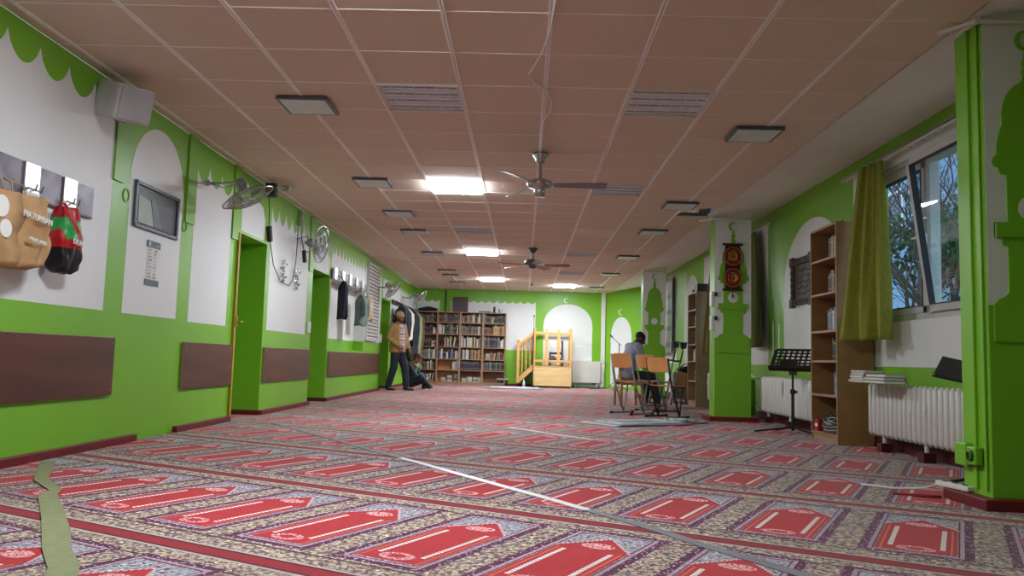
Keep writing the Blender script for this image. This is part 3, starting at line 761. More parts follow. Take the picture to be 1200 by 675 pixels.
wall_fan('wire cage wall fan beside the white slatted grille', (-2.74, 16.55, 2.12), (.66, -.02, -.55), (XL+.01, 16.95, 2.2))
wall_fan('wire cage wall fan farthest away, above the coats', (-2.66, 20.2, 2.22), (.66, -.02, -.55), (XL+.01, 20.4, 2.25))
# dark camera box on the ceiling edge beside the first fan, power brick and its cable
t = thing('ceiling_speaker_box', 'dark box with white arm at ceiling edge beside nearest fan', 'bracket', (-2.95, 9.05, 2.62))
MB().box((0, 0, -.02), (.12, .1, .16)).build('dark_box', DARK, t, bevel=.01)
MB().box((.13, .12, .03), (.1, .08, .06)).tube([(.05, 0, .02), (.14, .12, .03)], .015).build('white_arm', GREYP, t, bevel=.01)
t = thing('power_adapter', 'black power adapter hanging on its cable beside the first doorway', 'adapter', (XL+.03, 9.5, 2.16))
MB().box((0, 0, 0), (.05, .07, .19), R=Euler((.35, 0, 0)).to_matrix()).build('adapter_body', DARK, t, bevel=.008)
MB().tube([(0, -.12, .5), (0, -.06, .3), (0, -.04, .1)], .006, 6).tube([(0, .04, -.1), (0, .2, -.35), (.0, .5, -.52), (.01, .85, -.55), (0, 1.05, -.45), (0, 1.15, -.2), (0, 1.18, .3)], .006, 6).build('cord', BLACK, t, smooth=True)
t = thing('wall_camera', 'small dark camera on a chrome bracket left of second fan', 'camera', (XL+.06, 10.75, 2.2))
MB().box((.04, .05, -.14), (.05, .06, .17), R=Euler((.4, 0, 0)).to_matrix()).build('camera_body', DARK, t, bevel=.01)
MB().tube([(0, 0, .35), (0, .0, .1), (.03, .03, -.05)], .01, 8).tube([(-.05, -.05, .08), (.02, .2, .16), (.1, .35, .0), (.03, .05, -.1)], .008, 8).box((-.03, 0, .37), (.05, .06, .2)).build('bracket', CHROME, t, smooth=False)
# two glittering crystal wall ornaments
orn = thing('crystal_ornament', 'left one of two glittering wall ornaments beside the second doorway', 'ornament', (XL+.02, 10.1, 1.78))
f = MB(); rnd = random.Random(11)
for k in range(26):
    y, z = rnd.gauss(0, .05), rnd.uniform(-.14, .14); f.box((rnd.uniform(0, .03), y*(1-abs(z)*3), z), (.012, .028, .02), R=Euler((rnd.uniform(0, 3), rnd.uniform(0, 3), rnd.uniform(0, 3))).to_matrix())
f.build('facets', STEEL, orn)
f = MB().tube([(0, .01*math.sin(z*20), z/100) for z in range(-14, 15, 2)], .004, 5); f.build('stem', CHROME, orn)
dup(orn, 'right one of two glittering wall ornaments beside the second doorway', (XL+.02, 10.72, 1.74))
tag(MB().box((XL+.02, 11.5, 1.12), (.035, .09, .16)).box((XL+.04, 11.5, 1.12), (.008, .05, .07)).build('light_switch', WPL, bevel=.004), 'white light switch box on green strip before the second doorway', 'switch')
tag(MB().box((XL+.02, 17.33, 1.12), (.035, .09, .18)).box((XL+.04, 17.33, 1.14), (.008, .05, .07)).build('light_switch', WPL, bevel=.004), 'white light switch beside the green doorway behind the standing man', 'switch')
# white slatted grille
t = thing('slatted_grille', 'tall white slatted wall grille between niche and green doorway', 'grille', (XL, 16.25, 1.83))
MB().box((.01, 0, 0), (.02, 1.2, 1.55)).build('backing', mat('grille_backing', (120, 122, 124), .6), t)
f = MB()
for k in range(22): f.box((.03, 0, -.74+k*.0705), (.03, 1.14, .034), R=Euler((0, .5, 0)).to_matrix())
f.build('slats', WPL, t)
MB().box((.025, -.59, 0), (.05, .03, 1.57)).box((.025, .59, 0), (.05, .03, 1.57)).box((.025, 0, -.78), (.05, 1.2, .025)).build('frame', mat('grey_frame', (196, 198, 198), .5), t)

# garments
def garment(label, loc, W, D, L, m, seed, name='hanging_coat', sleeves=True, rz=0, group=None, cat='coat'):
    rnd = random.Random(seed); t = thing(name, label, cat, loc, rz, group); a1, a2, ph = rnd.randint(4, 6), rnd.randint(7, 10), rnd.uniform(0, 6)
    def fn(u, v):
        a = 2*PI*u; k = .35+.65*min(1, (1-v)*5)**.6 if v > .8 else 1-.12*(.8-v)
        k = min(1, .25+((1-v)*3.2)**.7) if v > .7 else 1
        fo = 1+.13*math.sin(a*a1+ph+v*2)*(1-v)+.06*math.sin(a*a2+ph*2-v*3)
        return Vector((math.cos(a)*D/2*k*fo, math.sin(a)*W/2*k*fo+.02*math.sin(v*6+ph), -L*(1-v)+.02*math.sin(a*3+ph)*(1-v)))
    b = MB().grid(fn, 36, 20); kk = len(b.v); b.v.append((0, 0, -L)); 
    for i in range(36): b.f.append((i+1, i, kk)); b.m.append(0)
    b.build('garment_body', m, t, smooth=True)
    if sleeves:
        for s_ in (-1, 1):
            MB().tube([(D*.1, s_*W*.25, -.04), (D*.35, s_*W*.45, -.16), (D*.42, s_*W*.47, -L*.4), (D*.36, s_*W*.42, -L*.72)], [.035, .055, .05, .042], 10).build('sleeve', m, t, smooth=True)
    MB().tube([(-(loc[0]-XL)+.035, 0, 2.02-loc[2]), (-.02, 0, .05), (0, 0, -.03)], .008, 6).build('hanging_loop', m, t)
    return t
c_navy = mat('navy_cloth', (38, 44, 60), .85, var=.2, scale=14); c_grey = mat('grey_green_cloth', (112, 130, 126), .85); c_beige = mat('beige_cloth', (190, 168, 132), .85)
c_black = mat('black_cloth', (28, 30, 36), .8, var=.2); c_brown = mat('brown_cloth', (112, 92, 72), .85); c_olive = mat('pale_green_cloth', (150, 160, 120), .85); c_white = mat('white_cloth', (205, 205, 200), .85)
# rack over the niche with shining plates
t = thing('coat_rack', 'coat hook strip with five shiny plates over the wall niche', 'coat rack', (XL+.02, 14.1, 2.03))
MB().box((0, 0, 0), (.03, 2.75, .16)).build('backplate', MARB, t, bevel=.003)
for k in range(5):
    p_ = MB().box((.022, -1.2+k*.55, 0.02), (.014, .2, .2)).build('steel_plate', STEEL, t, bevel=.003)
    MB().tube([(.02, -1.2+k*.55, -.06), (.08, -1.2+k*.55, -.08), (.09, -1.2+k*.55, -.03)], .007, 6).build('hook', CHROME, p_)
garment('dark navy scarf-like garment on first hook over the niche', (XL+.14, 13.05, 1.95), .24, .16, .62, c_navy, 1, sleeves=False)
garment('grey green jacket hanging in middle of the niche rack', (XL+.16, 14.45, 1.84), .34, .2, .56, c_grey, 2)
garment('beige garment hanging beside the grey green jacket', (XL+.17, 15.0, 1.86), .30, .2, .46, c_beige, 3, sleeves=False)
# far rack
t = thing('coat_rack', 'dark coat rail on the left wall behind the standing man', 'coat rack', (XL+.02, 20.6, 2.02))
MB().box((0, 0, 0), (.03, 3.9, .1)).build('backplate', mat('dark_wood', (62, 32, 32)), t)
for k in range(9): MB().tube([(.01, -1.75+k*.43, 0), (.08, -1.75+k*.43, -.02), (.09, -1.75+k*.43, .04)], .007, 6).build('hook', CHROME, t)
for k, (y, m_, L, lb) in enumerate(((18.95, c_navy, .85, 'navy coat hanging nearest on the far coat rail'), (19.4, c_black, 1.0, 'black coat, second on the far coat rail'), (19.85, c_white, .8, 'white garment hanging behind the head of the standing man'),
        (20.4, c_black, 1.3, 'long black coat in the middle of the far coat rail'), (20.95, c_navy, 1.25, 'long dark coat beyond the black coat on the rail'), (21.5, c_olive, 1.5, 'long pale green garment near end of the coat rail'),
        (22.05, c_brown, 1.4, 'long brown coat, last on rail beside the bookcases'))):
    garment(lb, (XL+.2, y, 1.95), .46, .28, L, m_, 20+k)

# ================================================================== BACK OF THE ROOM
# four bookcases side by side
SZ = [.07, .41, .72, 1.06, 1.42, 1.75, 2.05]; BW = .645; BY0, BY1 = 22.68, 22.97
cases = ['leftmost', 'second', 'third', 'rightmost']
levels = ['top', 'second', 'third', 'fourth', 'fifth', 'bottom']
for c in range(4):
    x0 = -3.10+c*.648
    yo = .02 if c == 0 else 0
    t = thing('bookcase', '%s of the four tall bookcases on the back wall' % (cases[c] if c in (0, 3) else cases[c]+' from left'), 'bookcase', (x0+BW/2, BY0+yo, 0), 0, 'tall bookcases on the back wall')
    dp = BY1-BY0-yo
    for s_ in (-1, 1): MB().box((s_*(BW/2-.012), dp/2, 1.03), (.024, dp, 2.06)).build('side_panel', SHELFW, t)
    for z in SZ: MB().box((0, dp/2, z-.01), (BW-.05, dp-.006, .022)).build('shelf', SHELFW, t)
    MB().box((0, .02, .028), (BW-.05, .02, .056)).build('kickboard', SHELFW, t)
    MB().box((0, dp-.006, 1.03), (BW-.05, .008, 2.0)).build('back_panel', mat('orange_back_panel', (188, 136, 92), .55) if c == 1 else mat('brown_back_panel', (134, 98, 76), .6), t)
# books
def book_mesh(cm, pm, name='book'):
    """unit book standing, spine towards -y: 1 wide (x), 1 deep (y), 1 high"""
    b = MB()
    b.box((0, .03, .5), (1, .06, 1)); b.box((-.46, .5, .5), (.08, 1, 1)); b.box((.46, .5, .5), (.08, 1, 1))
    b.box((0, .5, .5), (.84, .9, .95), m=1)
    b.box((0, -.004, .8), (.9, .012, .05), m=2); b.box((0, -.004, .2), (.9, .012, .03), m=2)
    o = b.build(name, [cm, pm, MATS['gold_spine_print']]); return o
mat('gold_spine_print', (190, 168, 110), .4)
BC = dict(zip(['dark green', 'black', 'navy blue', 'dark red', 'brown', 'grey', 'white', 'cream', 'light blue', 'tan', 'dark purple', 'pink'],
     [mat('book_'+str(i), c, .5) for i, c in enumerate([(48, 66, 54), (34, 34, 38), (44, 54, 84), (98, 40, 40), (104, 78, 60), (110, 112, 112), (216, 214, 206), (200, 186, 150), (120, 146, 170), (176, 136, 92), (62, 48, 62), (206, 150, 150)])]))
PROTO = {}
NBOOK = [0]
def book(col, label, group, loc, th, dep, hh, rot=(0, 0, 0)):
    """th thickness, dep depth, hh height"""
    if col not in PROTO:
        PROTO[col] = book_mesh(BC[col], PAPER); o = PROTO[col]
    else:
        o = PROTO[col].copy(); COL.objects.link(o)
    o.location = loc; o.scale = (th, dep, hh); o.rotation_euler = rot
    tag(o, label, 'book', group); NBOOK[0] += 1; return o
rb = random.Random(5)
def where(c, l): return '%s shelf of %s bookcase' % (levels[l], cases[c] if c != 1 and c != 2 else cases[c])
def row(c, l, pal, xa=.03, xb=.615, hmin=.6, hmax=.85, lean=0, th=(.03, .05)):
    x0 = -3.10+c*.648; z = SZ[5-l]+.002; free = SZ[6-l]-SZ[5-l]-.03; x = xa
    while x < xb-.02:
        t_ = rb.uniform(*th); t_ = min(t_, xb-x)
        col = rb.choice(pal); hh = min(free*.95, max(.14, free*rb.uniform(hmin, hmax+.1)))
        r = (0, 0, 0); dx = 0
        if lean and rb.random() < lean: r = (0, .17, 0); dx = hh*.0; 
        g = 'books on the '+where(c, l)
        book(col, '%s book standing on %s' % (col, where(c, l)), g, (x0+x+t_/2, BY0+.03+rb.uniform(0, .02), z+(t_*.5*.17 if r[1] else 0)), t_*.94, .19, hh, r)
        x += t_+(hh*.17 if r[1] else 0)
def pile(c, l, x, n, pal, wd=.13, th=.035, name='lying flat'):
    x0 = -3.10+c*.648; z = SZ[5-l]+.002
    for k in range(n):
        col = rb.choice(pal); w_ = wd*rb.uniform(.9, 1.05)
        book(col, '%s book lying in a flat pile on %s' % (col, where(c, l)), 'books piled on the '+where(c, l), (x0+x-w_/2, BY0+.13, z+th*(k+.5)), th*.95, .19, w_, (0, PI/2, 0)); 
D = ['dark green', 'black', 'navy blue', 'grey']; Wt = ['white', 'cream', 'white', 'grey']
row(0, 0, ['grey', 'dark green', 'brown'], .06, .6); row(0, 1, ['navy blue', 'black', 'dark purple', 'navy blue'], .05, .5); row(0, 1, ['black', 'white'], .52, .6, .4, .5)
pile(0, 2, .2, 3, ['black', 'navy blue']); pile(0, 2, .36, 4, ['dark green', 'black']); pile(0, 2, .56, 5, ['pink', 'white'], .18)
row(0, 3, ['white', 'cream', 'grey', 'white', 'white'], .05, .6, .7, .8); row(0, 4, ['dark purple', 'brown', 'white', 'black', 'grey'], .03, .6, .7, .85)
row(0, 5, ['cream', 'dark red', 'white'], .15, .58, .6, .8, lean=.8)
row(1, 0, ['navy blue', 'grey', 'dark purple', 'brown', 'white'], .03, .6); row(1, 1, ['dark green', 'grey', 'white', 'black', 'dark purple'], .03, .6)
row(1, 2, ['dark green', 'pink', 'white', 'cream', 'brown', 'black'], .04, .6, .7, .8, lean=.35); row(1, 3, ['brown', 'navy blue', 'white', 'light blue', 'navy blue'], .04, .61)
row(1, 4, ['white', 'light blue', 'cream'], .45, .61, .8, .9)
pile(1, 5, .2, 4, Wt, .14, .036); pile(1, 5, .38, 5, Wt, .14, .036); pile(1, 5, .58, 6, Wt, .15, .036)
row(2, 0, ['brown', 'tan', 'white', 'grey', 'black'], .03, .6); row(2, 1, ['brown', 'grey', 'dark green', 'grey', 'white'], .03, .61)
row(2, 2, ['cream', 'white', 'dark green', 'grey', 'black'], .03, .61); row(2, 3, ['white', 'white', 'grey'], .05, .28, .75, .9); row(2, 3, ['brown', 'brown', 'tan'], .3, .61, .75, .85)
row(2, 4, ['dark purple', 'black', 'navy blue'], .03, .61, .8, .86)
pile(2, 5, .14, 4, Wt, .14, .036); pile(2, 5, .3, 5, Wt, .14, .036); pile(2, 5, .46, 4, Wt, .14, .036); pile(2, 5, .61, 5, Wt, .14, .036)
row(3, 0, ['black', 'grey', 'white', 'dark green', 'navy blue'], .03, .62, lean=.1); row(3, 1, ['dark red', 'brown'], .03, .26, .6, .66); row(3, 1, ['tan', 'tan', 'brown'], .28, .62, .8, .9)
row(3, 2, ['dark purple', 'grey', 'black', 'navy blue'], .03, .4, .8, .85); row(3, 2, ['white', 'grey', 'black'], .42, .61)
pile(3, 3, .17, 5, ['white', 'cream'], .15); row(3, 3, ['tan', 'brown', 'dark red', 'grey'], .22, .6, .6, .7, lean=.5)
row(3, 4, ['dark green', 'black', 'dark green', 'grey'], .03, .62, .8, .85)
pile(3, 5, .58, 3, ['white', 'black', 'white'], .3, .045)
# things on top of the bookcases
t = thing('patterned_frame', 'dark patterned square panel leaning on top of the bookcases', 'picture', (-1.83, 22.84, 2.06), rot=(-.06, 0, 0))
MB().box((0, 0, .215), (.42, .025, .43)).build('frame', mat('dark_brown_frame', (84, 66, 66), .5), t, bevel=.004)
f = MB()
for k in range(4): s_ = .18-.04*k; f.tube([(-s_, -.015, .215-s_), (s_, -.015, .215-s_), (s_, -.015, .215+s_), (-s_, -.015, .215+s_)], .006, 4, closed=True)
f.build('relief', mat('grey_brown_relief', (112, 98, 98), .5), t)
t = thing('rolled_cloth', 'dark bundle of cloth lying on top of the leftmost bookcase', 'cloth', (-2.75, 22.83, 2.06))
MB().blend([((-.22, 0, .05), (.08, .08, .04)), ((0, 0, .07), (.12, .1, .065)), ((.22, 0, .05), (.06, .08, .04))]).build('bundle', c_black, t, remesh=.012)
for k, (x, h_, r, m_, lb) in enumerate(((-.86, .17, .035, BLACK, 'tall black canister on top of the rightmost bookcase'), (-.72, .11, .02, mat('grey_bottle', (120, 124, 128)), 'slim grey bottle on top of the rightmost bookcase'), (-.63, .07, .035, WPL, 'small white jar on top of the rightmost bookcase'))):
    t = thing('canister', lb, 'container', (x, 22.8, 2.06)); MB().lathe([(r, 0), (r, h_*.85), (r*.9, h_*.88)], (0, 0, 0), 14).build('can_body', m_, t, smooth=False); MB().lathe([(r*.92, h_*.86), (r*.92, h_)], (0, 0, 0), 14).build('lid', DARK, t)
tag(MB().box((-1.13, 22.8, 2.075), (.34, .1, .02)).tube([(-1.3+.03*k, 22.76+.02*(k % 2), 2.09) for k in range(12)], .006, 5).build('prayer_beads_tray', DGREY), 'low row of small dark items on top of third bookcase', 'tray')
tag(MB().tube([(-2.27, 22.96, 2.06), (-2.27, 22.96, 2.7)], .02, 10).build('wall_pipe', DARK), 'dark vertical pipe rising behind the bookcases to the ceiling', 'pipe')

# pulpit: pine rails, stair with turned balusters, boxed platform
t = thing('pulpit', 'pine pulpit with stair rail and boxed front before the arch', 'pulpit', (0, 22.1, 0))
for x in (.30, 1.31):
    for y in (0, .7):
        p_ = MB().box((x, y+.03, 1.07), (.065, .065, 1.04)).ball((x, y+.03, 1.61), (.036, .036, .03), 10, 6); p_.build('post', PINE, t, bevel=.005)
for y in (.03, .73):
    MB().box((.8, y, 1.5), (.96, .035, .06)).build('top_rail', PINE, t, bevel=.004); MB().box((.8, y, .73), (.96, .035, .06)).build('lower_rail', PINE, t, bevel=.004)
def flat_baluster(x, y):
    p_ = []; n = 24
    for k in range(n+1):
        z = .62+.98*k/n; p_.append((.028+.018*abs(math.sin((z-.62)*PI*2/.98*1.0+.6))*1.0, z))
    return MB().prism([(x+a, z) for a, z in p_]+[(x-a, z) for a, z in reversed(p_)], (0, y, 0), (1, 0, 0), Zv, .03)
for x in (.63, .96): flat_baluster(x, .0).build('flat_baluster', PINE, t)
for x in (1.31,): MB().box((x, .38, 1.5), (.035, .66, .06)).build('top_rail', PINE, t)
MB().box((.8, .38, .575), (1.08, .76, .03)).build('platform', PINE, t)
b = MB().box((.8, -.02, .30), (1.06, .03, .50)).box((.8, -.012, .3), (1.04, .03, .48)); b.build('front_panel', PLY, t, bevel=.004)
for s_ in (.28, 1.32): MB().box((s_, .37, .3), (.03, .74, .5)).build('side_panel', PLY, t)
for s_ in (.32, 1.28): MB().box((s_, .0, .03), (.04, .04, .06)).build('foot', DARK, t)
for y in (.03, .73):
    MB().box((-.14, y, .68), (.075, .075, 1.12)).lathe([(.03, 1.24), (.045, 1.26), (.03, 1.29), (.01, 1.30)], (-.14, y, 0), 10).build('newel_post', PINE, t, bevel=.005)
    MB().bar((-.14, y, 1.15), (.3, y, 1.52), .04, .06).build('handrail', PINE, t); MB().bar((-.16, y, .14), (.30, y, .58), .04, .12).build('stringer', PINE, t)
    for k in range(3):
        x = -.03+.11*k; z0 = .26+(x+.14)*.93; z1 = 1.14+(x+.14)*.84; pr = []
        for q in range(25):
            v = q/24; r = .012+.012*abs(math.sin(v*PI*6)) if .2 < v < .8 else .018
            pr.append((r, z0+(z1-z0)*v))
        MB().lathe(pr, (x, y, 0), 10).build('turned_baluster', PINE, t, smooth=True)
for k in range(3): MB().box((-.04+.14*k, .38, .16+.15*k), (.16, .66, .03)).build('step', mat('dark_green_step', (40, 62, 52), .6), t)
# chair standing in the pulpit
t = thing('low_chair', 'small dark brown seat with cloths standing inside the pulpit', 'chair', (.92, 22.5, .59))
MB().box((0, 0, .17), (.42, .34, .04)).build('seat', mat('dark_brown_wood', (70, 44, 34), .5), t)
MB().box((.17, .12, .36), (.05, .05, .72)).box((-.17, .12, .2), (.05, .05, .4)).box((0, .13, .36), (.36, .03, .06)).build('backrest', MATS['dark_brown_wood'], t)
MB().box((0, -.02, .22), (.4, .28, .06)).box((-.1, -.05, .27), (.14, .2, .05)).build('cushion', mat('grey_brown_cushion', (104, 92, 88), .9), t, bevel=.02)
for a in (-.17, .17): MB().box((a, -.12, .075), (.05, .05, .15)).build('leg', MATS['dark_brown_wood'], t)
t = thing('microphone_stand', 'slim dark microphone stand rising beside the pulpit stair rail', 'microphone stand', (.27, 22.0, 0))
MB().lathe([(.12, 0), (.12, .012), (.03, .02)], (0, 0, 0), 20).build('base', BLACK, t); MB().tube([(0, 0, .01), (0, 0, 1.5)], .012).build('pole', BLACK, t); MB().tube([(0, 0, 1.5), (.0, -.02, 1.92)], .007, 6).ball((0, -.02, 1.95), (.02, .02, .035)).build('microphone', BLACK, t)
# panel radiator on the back wall
t = thing('panel_radiator', 'flat white panel radiator at the foot of the painted arch', 'radiator', (1.8, 22.93, .14))
MB().box((0, 0, .3), (.8, .1, .6)).build('panel', RADW, t, bevel=.01)
f = MB()
for k in range(20): f.box((-.38+.04*k, -.052, .3), (.012, .004, .54))
f.build('grooves', mat('radiator_groove', (206, 204, 198), .4), t); MB().box((0, 0, .605), (.8, .11, .02)).build('top_grille', RADW, t)
for a in (-.3, .3): MB().box((a, .0, -.07), (.03, .05, .14)).build('foot', RADW, t)
tag(MB().tube([(2.25, 22.86, .55), (2.25, 22.86, .15), (2.1, 22.86, .06), (1.3, 22.84, .06)], .014).tube([(2.25, 22.86, .72), (2.36, 22.86, .72)], .014).build('heating_pipe', GREYP, smooth=True), 'grey heating pipes beside the flat radiator at the back', 'pipe')
tag(MB().tube([(1.42+.9*k/30, 22.6+.08*math.sin(k*1.9), .012+.012*(k % 3)) for k in range(31)], .012, 6).tube([(1.45+.85*k/30, 22.7+.07*math.cos(k*2.3), .02+.012*(k % 2)) for k in range(31)], .011, 6).build('cable_tangle', DGREY, smooth=True), 'grey tangle of cables on floor under the back radiator', 'cable')
# microphone stand in front of the right arch
t = thing('microphone_stand', 'microphone stand with tilted boom before the far right arch', 'microphone stand', (2.52, 21.2, 0))
for a in (0, 2.1, 4.2): MB().tube([(0, 0, .12), (.25*math.cos(a), .25*math.sin(a), .012)], .009, 6).build('leg', BLACK, t)
MB().tube([(0, 0, .1), (0, 0, 1.25)], .011).build('pole', DARK, t); MB().tube([(.06, 0, 1.18), (-.16, 0, 1.38)], .008, 6).build('boom', BLACK, t)
MB().tube([(-.16, 0, 1.38), (-.24, 0, 1.46)], [.014, .024], 8).build('microphone', BLACK, t)
tag(MB().tube([(2.52, 21.2, .15), (2.45, 21.4, .25), (2.3, 21.9, .05), (2.0, 22.0, .012), (1.8, 21.9, .012)], .008, 6).build('microphone_cable', BLACK, smooth=True), 'black cable running from the right microphone stand to the floor', 'cable')
# bottle and mats by the stair
t = thing('water_bottle', 'small clear plastic water bottle on floor under pulpit stair', 'bottle', (.03, 21.6, .0))
MB().lathe([(.03, 0), (.034, .02), (.034, .14), (.014, .19), (.014, .21)], (0, 0, 0), 14).build('bottle_body', mat('clear_plastic', (200, 210, 216), .15), t, smooth=True); MB().lathe([(.016, .205), (.016, .225)], (0, 0, 0), 12).build('cap', WPL, t)
def flat_mat(name, label, c, L, Wd, rz, m1, m2, cat='mat', fringe=True):
    t = thing(name, label, cat, c, rz)
    def fn(u, v): return Vector(((u-.5)*L, (v-.5)*Wd, .014+.005*math.sin(u*23)*math.sin(v*9)+.004*math.sin(u*7+v*5)))
    MB().grid(fn, 40, 12).build('mat_body', m1, t, smooth=True, solid=.006)
    f = MB()
    for k, (a, b) in enumerate(((.82, .66), (.6, .40))):
        f.tube([(s_*L/2*a, q*Wd/2*b, .024) for s_, q in ((-1, -1), (1, -1), (1, 1), (-1, 1))], .012, 4, closed=True)
    f.build('woven_border', m2, t)
    if fringe:
        for s_ in (-1, 1):
            f = MB()
            for k in range(30): y = -Wd/2+Wd*(k+.5)/30; f.tube([(s_*L/2, y, .012), (s_*(L/2+.06), y+.01*math.sin(k*3), .006)], .004, 4)
            f.build('fringe', PAPER, t)
    return t
BM, BM2 = mat('slate_blue_mat', (116, 132, 146), .9, rgb2=(142, 152, 160), scale=18), mat('pale_grey_border', (208, 212, 212), .9)
flat_mat('prayer_mat', 'slate blue prayer mat with pale border before the chairs', (1.42, 9.85, 0), 1.15, .72, .55, BM, BM2)
flat_mat('prayer_mat', 'pale blue mat lying before bookcases and pulpit stair', (-.2, 20.8, 0), 1.5, .9, 0, mat('pale_blue_mat', (128, 148, 178), .9), BM2, fringe=False)
tag(MB().blend([((1.86, 10.2, .03), (.08, .1, .03)), ((2.0, 10.05, .035), (.12, .07, .035)), ((2.2, 10.1, .02), (.14, .05, .02))]).build('crumpled_cloth', mat('pale_crumpled_cloth', (190, 194, 196), .9, rgb2=(90, 96, 104), scale=16), remesh=.01), 'crumpled pale cloth at right end of the prayer mat', 'cloth')

# tapes and strip on the carpet
def ribbon(name, label, pts, wd, m, cat='tape', z=.003):
    b = MB(); vs = []; P = [Vector((*p, 0)) for p in pts]; n = len(P)
    for i, p in enumerate(P):
        d = (P[min(i+1, n-1)]-P[max(i-1, 0)]).normalized(); nn = Vector((-d.y, d.x, 0)); w_ = wd[i] if isinstance(wd, list) else wd
        vs += [p+nn*w_/2+Vector((0, 0, z)), p-nn*w_/2+Vector((0, 0, z))]
    b.add(vs, [(2*i, 2*i+1, 2*i+3, 2*i+2) for i in range(n-1)])
    return tag(b.build(name, m, solid=.003), label, cat)
def wander(a, b, n, am, seed=1):
    rnd = random.Random(seed); a, b = Vector(a), Vector(b); d = (b-a).normalized(); nn = Vector((-d.y, d.x)); return [tuple(a.lerp(b, i/n)+nn*rnd.uniform(-am, am)) for i in range(n+1)]
GT, WTp = mat('grey_tape', (128, 128, 132), .6, var=.1), mat('white_tape', (214, 214, 214), .4, var=.03)
ribbon('floor_tape', 'worn grey tape across the carpet, farther part', wander((-2.6, 8.45), (-.86, 5.85), 10, .012), .05, GT)
ribbon('floor_tape', 'bright white tape strip across the middle of the carpet', wander((-.86, 5.85), (.34, 4.03), 8, .006), .05, WTp)
ribbon('floor_tape', 'worn grey tape across the carpet, nearest the camera', wander((.34, 4.03), (1.45, 2.15), 8, .012), [.05, .055, .06, .06, .065, .06, .055, .05, .05], GT)
ribbon('floor_tape', 'short white tape strip left of the prayer mat', wander((-.14, 8.75), (.68, 7.62), 6, .008), .045, WTp)
ribbon('cloth_strip', 'wavy olive green cloth strip on carpet at lower left', [(-3.0, 5.12), (-2.62, 4.42), (-2.36, 4.12), (-2.32, 3.98), (-2.04, 3.55), (-1.82, 3.2), (-1.66, 2.93), (-1.5, 2.7), (-1.38, 2.45), (-1.2, 2.1)], [.085, .07, .06, .085, .09, .10, .09, .095, .095, .09], mat('olive_cloth_strip', (136, 140, 100), .9, scale=20), 'cloth strip', .006)

# ================================================================== RIGHT SIDE
def radiator(label, y0, y1, x=3.25, z0=.14, z1=.61):
    n = int(round((y1-y0)/.083)); t = thing('radiator', label, 'radiator', (x, (y0+y1)/2, 0)); L = y1-y0
    s_ = MB()
    for xx in (-.045, .045): s_.tube([(xx, 0, z0), (xx, 0, z0+.03), (xx, 0, z1-.03), (xx*.8, 0, z1-.006)], [.012, .026, .026, .014], 10)
    s_.tube([(-.045, 0, z1-.03), (.045, 0, z1-.03)], .02, 8).tube([(-.045, 0, z0+.04), (.045, 0, z0+.04)], .02, 8)
    s0 = s_.build('section', RADW, t, smooth=True)
    for k in range(n):
        o = s0 if k == 0 else s0.copy()
        if k: COL.objects.link(o)
        o.location = (0, -L/2+(k+.5)*L/n, 0)
    MB().tube([(0, -L/2, z0+.04), (0, L/2, z0+.04)], .02, 8).tube([(0, -L/2, z1-.05), (0, L/2, z1-.05)], .02, 8).build('header_pipe', RADW, t)
    f0 = None
    for k in range(3):
        y = -L/2+.2+k*(L-.4)/2
        MB().tube([(0, y, z0+.01), (0, y, .07)], .018, 8).build('foot', RADW, t); MB().box((0, y, .04), (.1, .1, .08)).build('foot_block', MATS['dark_red_baseboard'], t)
    f = MB()
    for k in range(3): f.box((-.075, -L/2+.25+k*L*.3, z0+.3), (.012, .035, .05))
    f.box((-.075, .1, z0+.33), (.012, .025, .16)); f.build('heat_meter', WPL, t)
    return t
radiator('white ribbed radiator under the window, nearest the camera', 5.6, 7.5)
radiator('white ribbed radiator behind the music stand', 8.75, 10.9)
radiator('white ribbed radiator by the farther bookshelf', 13.2, 13.95)
tag(MB().tube([(3.25, 10.92, .2), (3.25, 11.4, .2), (3.3, 11.9, .26), (3.32, 12.1, .4)], .018).tube([(3.25, 10.92, .58), (3.25, 11.4, .58), (3.32, 11.9, .64), (3.32, 12.1, .9)], .018).build('radiator_pipe', WPL, smooth=True), 'white curved pipes between second radiator and middle pillar', 'pipe')
tag(MB().box((3.18, 11.5, .3), (.12, .5, .5)).box((3.11, 11.5, .3), (.02, .4, .4)).build('green_box', GREEN, bevel=.01), 'green painted box between second radiator and middle pillar', 'box')

def tall_shelf(label, x0, x1, y0, y1, top, zs, inm, sidem):
    t = thing('bookshelf', label, 'bookshelf', ((x0+x1)/2, (y0+y1)/2, 0)); dx, dy = x1-x0, y1-y0
    for s_ in (-1, 1): MB().box((0, s_*(dy/2-.009), top/2), (dx, .018, top)).build('side_panel', sidem, t)
    for z in zs+[top]: MB().box((.0, 0, z-.01), (dx-.006, dy-.036, .02)).box((-dx/2-.0, 0, z-.01), (.006, dy-.036, .022)).build('shelf', [SHELFW], t)
    MB().box((dx/2-.005, 0, top/2), (.008, dy-.036, top-.03)).build('back_panel', inm, t)
    for s_ in (-1, 1): MB().box((-dx/2-.003, s_*(dy/2-.009), top/2), (.004, .019, top)).build('edge_strip', SHELFW, t)
    MB().box((-dx/2+.02, 0, .04), (.02, dy-.036, .08)).build('kickboard', SHELFW, t)
ZN = [.09, .47, .81, 1.11, 1.49, 1.84]
tall_shelf('tall narrow brown bookshelf by the window curtain', 3.03, 3.38, 7.80, 8.50, 2.17, ZN, SHELFD, SIDE)
tall_shelf('tall narrow bookshelf far behind the middle pillar', 3.03, 3.38, 14.15, 14.85, 2.03, [.09, .45, .8, 1.1, 1.42, 1.72], SHELFD, mat('light_chipboard', (150, 128, 92), .6))
